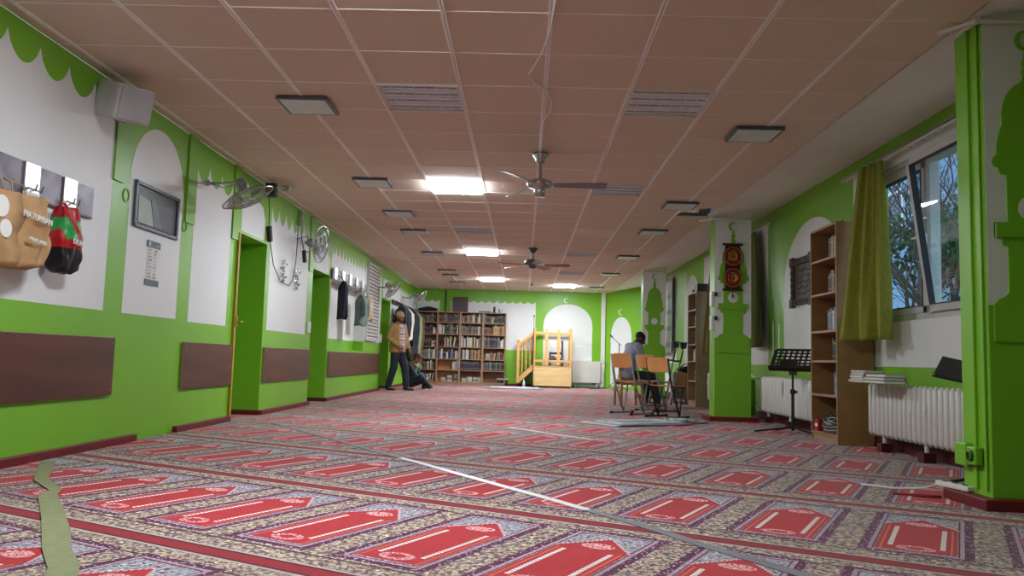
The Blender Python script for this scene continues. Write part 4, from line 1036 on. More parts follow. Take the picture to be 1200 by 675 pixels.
def sbooks(zi, ya, yb, pal, X, z, wh, n_free=.3):
    y = ya
    while y < yb:
        t_ = rb.uniform(.028, .045); col = rb.choice(pal); hh = n_free*rb.uniform(.62, .82)
        book(col, '%s book standing on %s' % (col, wh), 'books on '+wh, (X, y+t_/2, z+.001), t_*.94, .2, hh, (0, 0, -PI/2)); y += t_
sn = ['bottom', 'fifth', 'fourth', 'third', 'second', 'top']
for zi, pal, ya, yb in ((5, ['cream', 'dark red', 'black', 'grey', 'brown'], 7.84, 8.14), (4, ['black', 'brown', 'grey', 'dark green', 'tan'], 7.84, 8.16), (3, ['white', 'cream', 'light blue', 'grey'], 7.84, 8.2), (2, ['black', 'white', 'black', 'dark green'], 7.84, 8.08), (1, ['white', 'light blue', 'black', 'grey'], 7.84, 8.04)):
    sbooks(zi, ya, yb, pal, 3.09, ZN[zi], sn[zi]+' shelf of the window bookshelf')
for zi, pal, ya, yb, z in ((4, ['navy blue', 'navy blue'], 14.2, 14.5, 1.42), (3, ['black', 'grey'], 14.2, 14.45, 1.1), (2, ['white', 'cream'], 14.2, 14.6, .8), (1, ['dark green'], 14.2, 14.5, .45)):
    sbooks(zi, ya, yb, pal, 3.08, z, sn[zi]+' shelf of the far bookshelf', .27)
book('black', 'dark book lying on top of the bookshelf by the curtain', None, (3.15, 8.2, 2.19), .03, .2, .26, (PI/2, PI/2, 0)).pop('group', None)
book('white', 'thin white book lying on top of the bookshelf by the curtain', None, (3.12, 8.4, 2.185), .02, .2, .24, (PI/2, PI/2, 0)).pop('group', None)
tag(MB().box((3.15, 14.3, 2.10), (.2, .25, .14)).box((3.12, 14.6, 2.06), (.16, .2, .06)).build('storage_box', DARK, bevel=.01), 'black boxes lying on top of the far bookshelf', 'box')
# bottom shelf clutter
t = thing('cable_bundle', 'tangle of grey cables on bottom shelf of the window bookshelf', 'cable', (3.12, 8.06, .1))
rnd = random.Random(4); pts = []
for k in range(90):
    a = k*.62; pts.append((.07*math.cos(a)*(1+.3*math.sin(k*.37)), .17*math.sin(a*.93)+.04*math.cos(k*1.3), .03+.0012*k+.02*math.sin(k*.9)))
MB().tube(pts, .008, 6).build('grey_cable', mat('grey_cable', (150, 154, 150), .5), t, smooth=True)
MB().tube([(p[0]*.9+.01, p[1]*.9+.02, p[2]*.8+.06) for p in pts[::2]], .009, 6).build('dark_green_cable', mat('dark_green_cable', (36, 60, 50), .5), t, smooth=True)
t = thing('red_box', 'small red box at the far end of the bottom shelf', 'box', (3.08, 8.4, .09))
MB().box((0, 0, .06), (.08, .1, .12)).build('carton', mat('red_carton', (178, 34, 36), .5), t, bevel=.004); MB().box((-.041, 0, .06), (.003, .08, .03)).build('white_band', PAPER, t)
# framed picture
t = thing('picture_frame', 'dark carved wooden frame hanging inside the white arch', 'picture', (XR-.0, 9.78, 1.79), rot=(0, 0, 0))
f = MB()
for s_ in (-1, 1): f.box((-.02, s_*.33, 0), (.04, .09, .56)); f.box((-.02, 0, s_*.25), (.045, .74, .08))
for s_ in (-1, 1):
    for q in (-1, 1): f.box((-.025, s_*.34, q*.26), (.05, .12, .11))
for k in range(9): 
    for s_ in (-1, 1): f.ball((-.042, -.3+k*.075, s_*.25), (.012, .03, .03), 8, 6)
for k in range(6):
    for s_ in (-1, 1): f.ball((-.042, s_*.33, -.2+k*.08), (.012, .03, .03), 8, 6)
FR = mat('dark_carved_wood', (74, 60, 52), .5, rgb2=(54, 42, 36), scale=20)
f.build('frame', FR, t, bevel=.008)
MB().box((-.008, 0, 0), (.012, .6, .44)).build('panel', mat('grey_brown_relief_panel', (98, 88, 78), .5, rgb2=(70, 60, 52), scale=9, bump=.3, stretch=(1, 1, 3)), t)
f = MB()
for k in range(5): f.tube([(-.018, -.22+.03*q, -.15+.07*k+.02*math.sin(q*.8+k)) for q in range(15)], .006, 5)
f.build('calligraphy_relief', FR, t)
# curtains
def curtain(name, label, top0, top1, bot0, bot1, z0, z1, m, folds=7, amp=.035, pinch=0, cat='curtain', zb1=None):
    t = thing(name, label, cat, (0, 0, 0)); c0 = Vector(((top0[0]+top1[0])/2, (top0[1]+top1[1])/2, 0)); t.location = c0
    def fn(u, v):
        a = Vector((*top0, 0)).lerp(Vector((*top1, 0)), u); b = Vector((*bot0, 0)).lerp(Vector((*bot1, 0)), u)
        e = v**.8; p = a.lerp(b, e); d = (b-a); al = (Vector((*bot1, 0))-Vector((*bot0, 0))).normalized(); nn = Vector((-al.y, al.x, 0))
        w_ = amp*(.45+.75*v)*math.sin(u*folds*2*PI+.8*math.sin(v*3)+.4)+amp*.3*math.sin(u*folds*4.7*PI+v*2)
        zz = z1+(z0-z1)*v
        if v > .97 and zb1: zz += 0
        return p+nn*w_+Vector((0, 0, zz))-c0
    MB().grid(fn, folds*14, 30).build('cloth', m, t, smooth=True, solid=.003)
    f = MB()
    for k in range(folds): 
        p = Vector((*top0, 0)).lerp(Vector((*top1, 0)), (k+.5)/folds)-c0; f.box((p.x, p.y, z1+.012), (.012, .012, .03))
    f.build('hooks', WPL, t)
    return t
curtain('curtain', 'olive green curtain gathered beside the bookshelf and window', (3.24, 7.76), (3.30, 7.38), (2.98, 7.69), (3.24, 7.14), 1.0, 2.68, OLIVE, 3, .042)
curtain('curtain', 'narrow olive curtain hanging just right of the middle pillar', (3.3, 12.0), (3.3, 11.5), (3.3, 11.75), (3.26, 11.1), 1.0, 2.68, mat('dark_olive_curtain', (96, 104, 52), .85, scale=30), 3, .03)
curtain('curtain', 'olive curtain beside far bookshelf left of middle pillar', (3.28, 14.05), (3.3, 13.8), (3.1, 14.0), (3.2, 13.7), .92, 2.68, mat('brown_olive_curtain', (132, 120, 66), .85, scale=30), 3, .03)
SHEER = mat('sheer_white_cloth', (190, 206, 206), .8, rgb2=(150, 172, 176), scale=3)
curtain('sheer_curtain', 'pale sheer curtain left of the middle pillar', (3.31, 13.7), (3.31, 13.0), (3.18, 13.6), (3.26, 12.6), .92, 2.68, SHEER, 4, .03)
PLD = bpy.data.materials.new('plaid_sheer_cloth'); PLD.use_nodes = True; B = NB(PLD.node_tree); n_ = PLD.node_tree
tc = B.n('ShaderNodeTexCoord'); sp = B.n('ShaderNodeSeparateXYZ'); n_.links.new(tc.outputs['Object'], sp.inputs[0])
st = B.m('LESS_THAN', B.m('FRACT', B.m('MULTIPLY', sp.outputs[2], 2.7)), .3); st2 = B.m('LESS_THAN', B.m('FRACT', B.m('MULTIPLY', sp.outputs[1], 4)), .3)
n_.links.new(B.mix(B.m('MULTIPLY', B.m('ADD', st, st2), .5), lin((176, 186, 172)), lin((112, 124, 122))), n_.nodes['Principled BSDF'].inputs['Base Color'])
curtain('sheer_curtain', 'grey plaid sheer curtain at the window behind farthest pillar', (3.3, 20.2), (3.3, 18.0), (3.3, 20.2), (3.3, 18.05), .95, 2.68, PLD, 7, .03)
t = thing('curtain_rail', 'white curtain rail with runners over the nearest window', 'curtain rail', (3.32, 6.9, 2.7))
MB().box((0, 0, 0), (.05, 2.9, .02)).box((-.02, 0, -.01), (.01, 2.9, .03)).build('rail', WPL, t)
f = MB()
for k in range(26): f.box((-.0, -1.4+k*.11, -.02), (.012, .02, .03))
f.build('runners', WPL, t)
for k in (-1.2, 0, 1.2): MB().box((.04, k, .0), (.08, .03, .03)).build('bracket', WPL, t)
for y0, y1, lb in ((10.9, 14.8, 'white curtain rail behind the middle pillar'), (18.1, 20.8, 'white curtain rail over the farthest window')):
    t = thing('curtain_rail', lb, 'curtain rail', (3.32, (y0+y1)/2, 2.7)); MB().box((0, 0, 0), (.05, y1-y0, .02)).box((-.02, 0, -.01), (.01, y1-y0, .03)).build('rail', WPL, t)
    for k in (-1, 1): MB().box((.04, k*(y1-y0)*.45, 0), (.08, .03, .03)).build('bracket', WPL, t)
# stack of books on the radiator
for k, (col, wd, dp, xo, yo) in enumerate((('white', .2, .34, 0, 0), ('cream', .2, .3, .01, .0), ('white', .19, .28, .0, .02), ('grey', .2, .28, .01, .0), ('cream', .18, .3, 0, .01))):
    o = book(col, '%s book lying in the low pile on the nearest radiator, %s from the top' % (col, ['fifth', 'fourth', 'third', 'second', 'first'][k]), 'books piled on the radiator', (3.15+xo, 7.2+yo, .628+k*.021), .02, wd, dp, (0, PI/2, PI/2)); o.location.y -= dp/2
for k, (col, wd, dp, yo) in enumerate((('tan', .2, .42, 0), ('grey', .19, .4, .01), ('cream', .18, .38, .0))):
    o = book(col, '%s folder lying flat beside the book pile on the nearest radiator' % col, 'folders on the radiator', (3.15, 6.85+yo, .630+k*.026), .025, wd, dp, (0, PI/2, PI/2)); o.location.y -= dp/2
# music stands
def music_stand(label, loc, rz, tilt=.75, high=.72, legs=(3.05, -.75, 1.9), LL=(.42, .24, .3)):
    t = thing('music_stand', label, 'music stand', loc, rz)
    for k, a in enumerate(legs): MB().bar((0, 0, .07), (LL[k]*math.cos(a), LL[k]*math.sin(a), .012), .035, .018).build('leg', BLACK, t, bevel=.003)
    MB().tube([(0, 0, .03), (0, 0, .45)], .017, 10).tube([(0, 0, .45), (0, 0, high)], .012, 10).build('pole', BLACK, t); MB().lathe([(.02, .43), (.028, .44), (.028, .48), (.02, .49)], (0, 0, 0), 12).box((.035, 0, .46), (.03, .012, .03)).build('clamp', DARK, t)
    W_, Hh = .48, .32; R = Matrix.Rotation(-(PI/2-tilt), 3, 'X'); o = Vector((0, -.02, high+.02))
    d = MB(); rows, cols = 6, 8
    # punched sheet: bars between the holes
    for r in range(rows+1):
        hh = .022 if 0 < r < rows else .035
        d.box(o+R@Vector((0, 0, r*Hh/rows)), (W_, .004, hh), R)
    d.box(o+R@Vector((0, 0, Hh*.13)), (W_, .0042, .07), R)
    for c in range(cols+1): d.box(o+R@Vector((-W_/2+c*W_/cols, 0, Hh/2)), (.024 if 0 < c < cols else .04, .004, Hh), R)
    d.box(o+R@Vector((-.06, -.001, Hh*.3)), (.2, .0045, .1), R)
    dk = d.build('desk', BLACK, t)
    MB().box(o+R@Vector((0, -.03, -.015)), (W_+.03, .06, .006), R).box(o+R@Vector((0, -.06, -.005)), (W_+.03, .006, .022), R).build('ledge', BLACK, dk, bevel=.002)
    MB().box((0, 0.01, high-.01), (.08, .04, .05)).build('bracket', DARK, t)
    return t
music_stand('black music stand before the second radiator', (3.02, 9.06, 0), -.6, .80, .68, (3.65, -.15, 2.5))
def stand2():
    t = thing('music_stand', 'black music stand partly hidden behind the nearest pillar', 'music stand', (3.0, 5.35, 0), 0)
    for a in (1.2, 3.0, 5.2): MB().bar((.12, 0, .07), (.12+.3*math.cos(a), .3*math.sin(a), .012), .035, .018).build('leg', BLACK, t, bevel=.003)
    MB().tube([(.12, 0, .03), (.12, 0, .66)], .014, 10).build('pole', BLACK, t)
    MB().prism([(0, 0), (1, 0), (1, 1), (0, 1)], (-.3, 0, .70), (.46, .02, -.09), (.15, .16, .13), .006).build('desk', BLACK, t)
    MB().bar((-.3, -.01, .70), (.16, .01, .61), .03, .012).build('ledge', DARK, t); MB().ball((-.3, -.01, .71), .014).build('brass_knob', MATS['brass'], t)
stand2()
# plaque on the middle pillar
t = thing('wall_plaque', 'red and gold plaque of two octagons on the middle pillar', 'plaque', (2.775, 10.715, 2.05))
f = MB()
for z in (.305, -.305): f.box((0, -.012, z), (.27, .03, .03)); 
f.box((0, 0, 0), (.2, .008, .6)); f.build('frame_bar', mat('dark_brown_frame2', (52, 34, 28), .5), t, bevel=.004)
GOLD = mat('gold_leaf', (196, 140, 62), .35, metal=.5); DR = mat('dark_red_lacquer', (116, 26, 20), .4)
for s_, sd in ((.145, 1), (-.145, 2)):
    oc = [(.142*math.cos(PI/8+k*PI/4), .142*math.sin(PI/8+k*PI/4)) for k in range(8)]
    po = MB().prism([(a*.96, b+s_) for a, b in oc], (0, -.01, 0), (1, 0, 0), Zv, .014).build('octagon', DR, t)
    MB().tube([(a*.86, -.026, b*.9+s_) for a, b in oc], .006, 6, closed=True).build('gold_rim', GOLD, po)
    f = MB(); rnd = random.Random(sd)
    for k in range(5):
        a0 = rnd.uniform(0, 6); r0 = rnd.uniform(.03, .075); f.tube([(r0*math.cos(a0+q*.35)*(1-.03*q), -.027, s_+r0*.9*math.sin(a0+q*.35)+.01*math.sin(q)) for q in range(9)], .007, 5)
    for k in range(3): f.tube([(-.06+.05*k, -.027, s_-.06), (-.055+.05*k, -.027, s_+.05)], .006, 5)
    f.build('gold_calligraphy', GOLD, po)
MB().tube([(0, -.01, -.31), (0, -.015, -.37)], .005, 6).ball((0, -.015, -.39), (.012, .012, .03)).build('pendant', BLACK, t)
# switches on the side of the middle pillar
for k, (z, lb) in enumerate(((1.62, 'upper white socket box on the side of the middle pillar'), (1.3, 'lower white socket box on the side of the middle pillar'))):
    t = thing('socket_box', lb, 'socket', (2.54, 10.80, z)); MB().box((-.02, 0, 0), (.04, .11, .2)).build('housing', WPL, t, bevel=.006)
    MB().box((.015, -.082, .06), (.035, .02, .05)).build('dark_plug', DARK, t); MB().tube([(-.03, -.02, -.1), (-.035, -.03, -.2), (-.02, -.02, -.3)], .006, 6).build('cord', WPL, t)
# painted sockets and white extension strip at the foot of the nearest pillar
t = thing('painted_sockets', 'green painted socket boxes low on the nearest pillar', 'socket', (2.54, 4.58, .27))
MB().box((-.03, .06, 0), (.045, .12, .13)).box((-.03, -.05, -.0), (.045, .09, .1)).build('housing', GREEN, t, bevel=.008)
MB().lathe([(.03, 0), (.032, .012), (.022, .016), (.02, .006)], (-.052, -.05, 0), 16, R=Matrix.Rotation(-PI/2, 3, 'Y')).build('socket_face', mat('dark_green', (50, 92, 20), .5), t)
t = thing('extension_strip', 'white extension strip with cable lying on the plinth of the nearest pillar', 'power strip', (2.50, 4.72, .062), rot=(0, 0, .2))
MB().box((0, 0, .015), (.06, .26, .03)).build('strip_body', WPL, t, bevel=.006); f = MB()
for k in range(3): f.lathe([(.018, .031), (.018, .033)], (0, -.08+.08*k, 0), 14)
f.build('socket_holes', DARK, t); MB().tube([(0, .13, .012), (-.05, .2, -.03), (-.16, .34, -.05), (-.26, .5, -.052)], .006, 6).build('cord', WPL, t, smooth=True)
tag(MB().tube([(2.42, 4.72, .012), (2.36, 4.74, .012), (2.28, 4.80, .008), (2.2, 4.84, .008)], .009, 6).build('loose_cord', mat('red_cord', (150, 30, 34), .6), smooth=True), 'short red cord on the carpet beside the nearest pillar', 'cord')

# ================================================================== CHAIRS
def school_chair(label, loc, rz, fm, proto=None):
    """faces local +y"""
    t = thing('school_chair', label, 'chair', loc, rz, 'school chairs with orange wood')
    # seat
    def se(u, v): x, y = (u-.5)*.39, (v-.45)*.39; return Vector((x, y, .462-.012*math.cos((v-.5)*PI)+.01*(2*u-1)**2-(.02*(v-.85)/.15 if v > .85 else 0)))
    MB().grid(se, 12, 12).build('seat', SEATW, t, smooth=True, solid=.011, bevel=.002)
    def bk(u, v):
        x = (u-.5)*.39; z = .66+.21*v; return Vector((x*(1-.04*v), -.215-.03*math.cos((u-.5)*PI)-.035*v, z-(.02*(2*u-1)**4)*(1 if v > .5 else -1)*abs(2*v-1)))
    MB().grid(bk, 14, 8).build('backrest', SEATW, t, smooth=True, solid=.011, bevel=.002)
    for s_ in (-1, 1):
        x = s_*.20
        MB().tube([(x, -.245, .86), (x, -.20, .60), (x, -.155, .44), (x, .02, .03)], [.013]*4, 8).build('leg', fm, t, smooth=True)
        MB().tube([(x, -.15, .45), (x, .14, .445)], .012, 8).build('seat_rail', fm, t)
        MB().tube([(x, -.26, .02), (x, -.22, .016), (x, .20, .016), (x, .23, .024)], .014, 8).build('floor_runner', fm, t, smooth=True)
        for y in (-.23, .2): MB().box((x, y, .016), (.034, .05, .032)).build('rubber_glide', BLACK, t, bevel=.004)
        MB().tube([(x, .02, .02), (x*.95, .06, .25), (x*.95, .10, .44)], .011, 8).build('brace', fm, t)
    MB().tube([(-.20, .02, .10), (.20, .02, .10)], .010, 8).build('crossbar', fm, t)
    return t
FG = mat('grey_chair_steel', (156, 156, 158), .35, metal=.2); FB = mat('black_chair_steel', (30, 30, 34), .4)
school_chair('school chair with grey steel frame, nearest left of the group', (1.60, 11.75, 0), math.radians(-52), FG)
school_chair('school chair with black steel frame in front on the right', (2.0, 11.12, 0), math.radians(-50), FB).scale = (.95, .95, .94)
school_chair('school chair with grey frame half hidden behind the front two', (2.08, 12.6, 0), math.radians(-55), FG)
t = thing('wooden_chair', 'pale wooden chair the man in the grey shirt sits on', 'chair', (1.83, 13.95, 0), math.radians(-80))
LW = mat('tan_wood', (178, 134, 88), .5, rgb2=(160, 116, 72), scale=5)
for x in (-.19, .19):
    for y in (-.19, .19): MB().bar((x, y, 0), (x*.95, y*.95, .43), .04, .04).build('leg', LW, t, bevel=.004)
MB().box((0, 0, .44), (.44, .44, .03)).build('seat', LW, t, bevel=.008)
for x in (-.19, .19): MB().bar((x, -.19, .44), (x, -.25, .82), .035, .03).build('back_post', LW, t)
MB().box((0, -.235, .74), (.36, .018, .12)).build('back_slat', LW, t); MB().box((0, .18, .2), (.36, .02, .03)).build('stretcher', LW, t)
for x in (-.18, .18): MB().box((x, 0, .38), (.02, .36, .05)).build('apron', LW, t)
# grey trolley-like frame and bag beside the crutches
t = thing('folding_rack', 'grey box frame with leaning board beside the farther radiator', 'rack', (2.98, 15.6, 0))
MB().box((.05, -.1, .33), (.34, .3, .5)).build('grey_panel', mat('grey_board', (140, 140, 134), .6), t, bevel=.01)
MB().box((.0, -.35, .42), (.2, .02, .34), R=Euler((0, .3, 0)).to_matrix()).build('wood_board', LW, t)
for x in (-.12, .2): MB().tube([(x, -.3, 0), (x+.05, -.2, .6)], .012, 8).build('leg', DARK, t)
t = thing('dark_bag', 'round black bag on top of the grey rack by the wall', 'bag', (3.1, 15.4, .58))
MB().blend([((-.08, 0, .05), (.1, .1, .05)), ((.08, 0, .07), (.1, .1, .07))]).build('bag_body', c_black, t, remesh=.012); MB().tube([(-.1, 0, .1), (0, 0, .17), (.1, 0, .12)], .01, 6).build('strap', BLACK, t)
t = thing('shoe_pile', 'dark shoes and white bottle on the floor near the far bookshelf', 'shoes', (2.95, 15.1, 0))
for k in range(3): MB().blend([((-.1+.1*k, 0, .035), (.03, .05, .035)), ((-.1+.1*k, -.12, .028), (.035, .06, .026))]).build('shoe', c_black, t, remesh=.008)
# crutches
TL = mat('dark_teal_plastic', (22, 74, 78), .4)
def crutch(label, a, b):
    t = thing('crutch', label, 'crutch', a); d = Vector(b)-Vector(a); u = d.normalized(); L = d.length; sd = Vector((-.9, -.3, 0))
    MB().tube([(0, 0, .02), tuple(u*L*.72)], .012, 8).build('shaft', TL, t); MB().lathe([(.022, 0), (.018, .03), (.012, .04)], (0, 0, 0), 10).build('rubber_tip', BLACK, t)
    MB().tube([tuple(u*L*.72), tuple(u*L*.9), tuple(u*L*.97+sd*.03)], .014, 8).build('upper_shaft', TL, t, smooth=True)
    MB().tube([tuple(u*L*.72), tuple(u*L*.72+sd*.13)], .017, 8).ball(u*L*.72+sd*.13, .022).build('handle', TL, t)
    c = u*L*.95
    MB().grid(lambda p, q: c+Vector((math.cos(-.6+p*4.4)*(.045+.02*q), math.sin(-.6+p*4.4)*(.045+.02*q), -.02+.12*q)), 14, 4).build('arm_cuff', TL, t, smooth=True, solid=.008)
crutch('left one of two dark teal crutches leaning by the wall', (2.62, 14.9, 0), (2.86, 15.05, 1.12))
crutch('right one of two dark teal crutches leaning by the wall', (2.70, 14.7, 0), (2.98, 14.95, 1.10))

# ================================================================== PEOPLE
def hand(b, w_, d, pn, th, m=0, sc=1.0, curl=.5):
    """w_ wrist, d direction of the fingers, pn palm normal, th thumb side"""
    w_, d, pn, th = Vector(w_), Vector(d).normalized(), Vector(pn).normalized(), Vector(th).normalized()
    b.blend([(w_, (.024*sc,)*3), (w_+d*.05*sc, (.03*sc, .026*sc, .03*sc)), (w_+d*.085*sc, (.03*sc, .024*sc, .03*sc))], 4, m)
    for k in range(4):
        o = w_+d*.085*sc+th*(.03-.02*k)*sc; L = (.072, .08, .074, .058)[k]*sc; p = o; dd = d.copy()
        for j, (f_, r_) in enumerate(((.42, .0085), (.32, .008), (.26, .007))):
            q = p+dd*L*f_; b.limb(p, q, r_*sc, r_*.93*sc, m); p = q; dd = (dd+pn*curl*.8).normalized()
    p = w_+d*.03*sc+th*.025*sc; q = p+(th*.8+d*.6).normalized()*.035*sc; b.limb(p, q, .011*sc, .0095*sc, m); b.limb(q, q+(th*.2+d+pn*.3).normalized()*.03*sc, .0095*sc, .008*sc, m)
def head(b, c, f, up=(0, 0, 1), s=1.0, m=0):
    """head of half-height .115, f = facing direction"""
    c, f, up = Vector(c), Vector(f).normalized(), Vector(up).normalized(); r = f.cross(up).normalized(); up = r.cross(f)
    R = Matrix((r, f, up)).transposed()
    P = lambda x, y, z: c+R@Vector((x, y, z))*s
    b.ball(P(0, -.012, .03), (.075*s, .092*s, .085*s), 20, 14, m, R); b.ball(P(0, .02, -.035), (.058*s, .065*s, .075*s), 18, 12, m, R)
    b.ball(P(0, .055, -.085), (.028*s, .024*s, .022*s), 12, 8, m, R)                # chin
    b.limb(P(0, .088, .02), P(0, .108, -.018), .010*s, .015*s, m)                   # nose
    b.ball(P(0, .083, -.052), (.026*s, .014*s, .007*s), 10, 6, m, R); b.ball(P(0, .08, -.064), (.022*s, .013*s, .008*s), 10, 6, m, R)
    for q in (-1, 1):
        b.ball(P(q*.078, -.005, -.005), (.010*s, .022*s, .032*s), 10, 8, m, R); b.ball(P(q*.03, .072, .038), (.022*s, .016*s, .007*s), 10, 6, m, R)
    return P, R
def eyes(P, R, par, s=1.0):
    e = MB()
    for q in (-1, 1): e.ball(P(q*.03, .078, .018), (.013*s, .009*s, .009*s), 10, 8, 0, R)
    e.build('eyes', mat('eye_white', (210, 205, 200), .3), par)
    e = MB()
    for q in (-1, 1): e.ball(P(q*.03, .086, .018), (.006*s, .003*s, .006*s), 8, 6, 0, R)
    e.build('pupils', BLACK, par)

# --- standing man, seen from his right front
t = thing('person', 'man in tan jacket, striped shirt and knit cap standing by the doorway', 'person', (-2.78, 17.75, 0), math.radians(-118))
b = MB(); Vv = Vector
b.blend([((0, 0, .93), (.16, .11, .1)), ((0, .01, 1.1), (.15, .1, .1)), ((0, 0, 1.3), (.17, .11, .1)), ((0, -.01, 1.42), (.15, .08, .06))]); b.limb((0, -.005, 1.42), (0, .015, 1.52), .058, .052)
P, R = head(b, (0, .03, 1.61), (.12, 1, -.18), s=1.0)
hipsL, hipsR = (-.09, 0, .9), (.09, 0, .9)
feet = {1: (.13, -.13, .08), -1: (-.12, .17, .08)}; knees = {1: (.11, -.01, .5), -1: (-.12, .12, .5)}
for s_ in (1, -1):
    b.limb((s_*.09, 0, .9), knees[s_], .08, .055); b.limb(knees[s_], feet[s_], .055, .04); fx = Vv(feet[s_]); b.limb(fx+Vv((0, 0, -.03)), fx+Vv((s_*.02, .14, -.045)), .035, .03)
arm = {1: ((.19, -.01, 1.40), (.27, -.06, 1.14), (.20, .14, .98)), -1: ((-.19, -.01, 1.40), (-.25, .02, 1.13), (-.22, .14, .92))}
for s_ in (1, -1):
    a0, a1, a2 = arm[s_]; b.limb(a0, a1, .052, .042); b.limb(a1, a2, .042, .027)
    d = (Vv(a2)-Vv(a1)).normalized(); hand(b, a2, d, (-s_, 0, -.2), (0, .5, .8), curl=.6)
b.build('body', SKIN, t, remesh=.0075)
eyes(P, R, t)
j = MB(); TAN = mat('tan_jacket', (172, 140, 84), .7, rgb2=(154, 122, 70), scale=9, bump=.2)
for s_ in (-1, 1):                        # two fronts of the open jacket and the back
    j.blend([((s_*.10, -.005, .84), (.12, .145, .03)), ((s_*.105, 0, 1.05), (.112, .14, .08)), ((s_*.10, -.005, 1.3), (.105, .125, .08)), ((s_*.09, -.01, 1.42), (.09, .09, .05))], 6)
    a0, a1, a2 = arm[s_]; j.limb(a0, a1, .078, .064); j.limb(a1, Vv(a1).lerp(Vv(a2), .92), .064, .046)
j.blend([((0, -.045, .84), (.14, .10, .03)), ((0, -.04, 1.1), (.14, .1, .08)), ((0, -.045, 1.38), (.14, .085, .06))], 6)
j.tube([(.07, .07, 1.42), (.08, -.02, 1.475), (0, -.07, 1.49), (-.08, -.02, 1.475), (-.07, .07, 1.42)], .022, 8)
j.build('jacket', TAN, t, remesh=.011)
SHM = bpy.data.materials.new('striped_shirt'); SHM.use_nodes = True; B = NB(SHM.node_tree); n_ = SHM.node_tree
tc = B.n('ShaderNodeTexCoord'); sp = B.n('ShaderNodeSeparateXYZ'); n_.links.new(tc.outputs['Object'], sp.inputs[0])
fz = B.m('FRACT', B.m('MULTIPLY', sp.outputs[2], 7.4)); c_ = B.mix(B.m('LESS_THAN', fz, .2), lin((214, 200, 198)), lin((110, 108, 128))); c_ = B.mix(B.m('MULTIPLY', B.m('GREATER_THAN', fz, .6), B.m('LESS_THAN', fz, .75)), c_, lin((196, 140, 140)))
n_.links.new(c_, n_.nodes['Principled BSDF'].inputs['Base Color']); n_.nodes['Principled BSDF'].inputs['Roughness'].default_value = .8
s2 = MB().blend([((0.03, .05, .88), (.14, .125, .04)), ((0.03, .055, 1.05), (.135, .12, .08)), ((0.02, .045, 1.3), (.125, .115, .08)), ((0, .02, 1.42), (.09, .075, .05))], 6); s2.build('shirt', SHM, t, remesh=.011)
TR = mat('dark_blue_trousers', (36, 44, 62), .8, var=.15, scale=12); tr = MB(); tr.blend([((0, 0, .88), (.165, .12, .07)), ((0, 0, .80), (.165, .12, .05))])
for s_ in (1, -1):
    tr.limb((s_*.085, 0, .84), knees[s_], .108, .085); tr.limb(knees[s_], Vv(feet[s_])+Vv((0, 0, .0)), .085, .07)
tr.build('trousers', TR, t, remesh=.011)
for s_ in (1, -1): fx = Vv(feet[s_]); MB().blend([(fx+Vv((0, -.03, -.045)), (.04, .045, .035)), (fx+Vv((s_*.01, .08, -.05)), (.044, .06, .03)), (fx+Vv((s_*.02, .16, -.055)), (.038, .045, .024))]).build('shoe', mat('grey_socks', (74, 72, 72), .7), t, remesh=.008)
cp = MB().ball(P(0, -.02, .055), (.088, .105, .082), 20, 12, 0, R).tube([P(.088*math.cos(a), -.02+.105*math.sin(a), .035) for a in [2*PI*k/24 for k in range(24)]], .014, 8, closed=True); cp.build('knit_cap', mat('beige_knit_cap', (186, 160, 116), .9, scale=40, bump=.3), t, remesh=.008)
bd = MB().blend([(P(-.05, .035, -.06), (.016, .03, .03)), (P(0, .065, -.095), (.035, .028, .024)), (P(.05, .035, -.06), (.016, .03, .03))], 6); bd.build('beard', mat('dark_beard', (64, 48, 42), .9), t, remesh=.007)

# --- person sitting on the floor
t = thing('person', 'person in dark clothes sitting on the floor with bowed head', 'person', (-2.66, 18.9, 0), math.radians(-95))
b = MB()
b.blend([((0, -.02, .13), (.17, .13, .11)), ((0, .0, .35), (.16, .11, .1)), ((0, .06, .5), (.16, .1, .08))]); b.limb((0, .07, .55), (0, .12, .63), .055, .05)
P, R = head(b, (0, .17, .70), (.0, .8, -.75), (0, .6, .8))
kn = {1: (.24, .34, .26), -1: (-.24, .34, .24)}; ft = {1: (-.02, .46, .06), -1: (.04, .36, .05)}
for s_ in (1, -1): b.limb((s_*.1, .02, .13), kn[s_], .08, .06); b.limb(kn[s_], ft[s_], .055, .04); b.limb(ft[s_], Vv(ft[s_])+Vv((-s_*.12, .03, -.015)), .035, .03)
ar = {1: ((.18, .05, .5), (.26, .2, .3), (.08, .36, .32)), -1: ((-.18, .05, .5), (-.26, .2, .3), (-.08, .36, .32))}
for s_ in (1, -1): a0, a1, a2 = ar[s_]; b.limb(a0, a1, .05, .042); b.limb(a1, a2, .042, .027); hand(b, a2, (-s_, .4, 0), (0, 0, -1), (0, 1, .2), curl=.4)
b.build('body', SKIN, t, remesh=.0075); eyes(P, R, t)
j = MB().blend([((0, -.02, .12), (.19, .15, .11)), ((0, .0, .35), (.18, .135, .1)), ((0, .05, .5), (.19, .12, .07))])
for s_ in (1, -1): a0, a1, a2 = ar[s_]; j.limb(a0, a1, .075, .06); j.limb(a1, Vv(a1).lerp(Vv(a2), .9), .06, .045)
j.build('jacket', mat('dark_teal_jacket', (38, 50, 62), .8, var=.15), t, remesh=.011)
MB().blend([((0, .08, .3), (.08, .09, .09)), ((0, .11, .46), (.07, .07, .05))]).build('green_shirt', mat('bright_green_shirt', (66, 150, 70), .8), t, remesh=.011)
tr = MB()
for s_ in (1, -1): tr.limb((s_*.1, .02, .13), kn[s_], .115, .09); tr.limb(kn[s_], ft[s_], .085, .06)
tr.build('trousers', mat('blue_black_trousers', (34, 42, 60), .45, var=.15), t, remesh=.011)
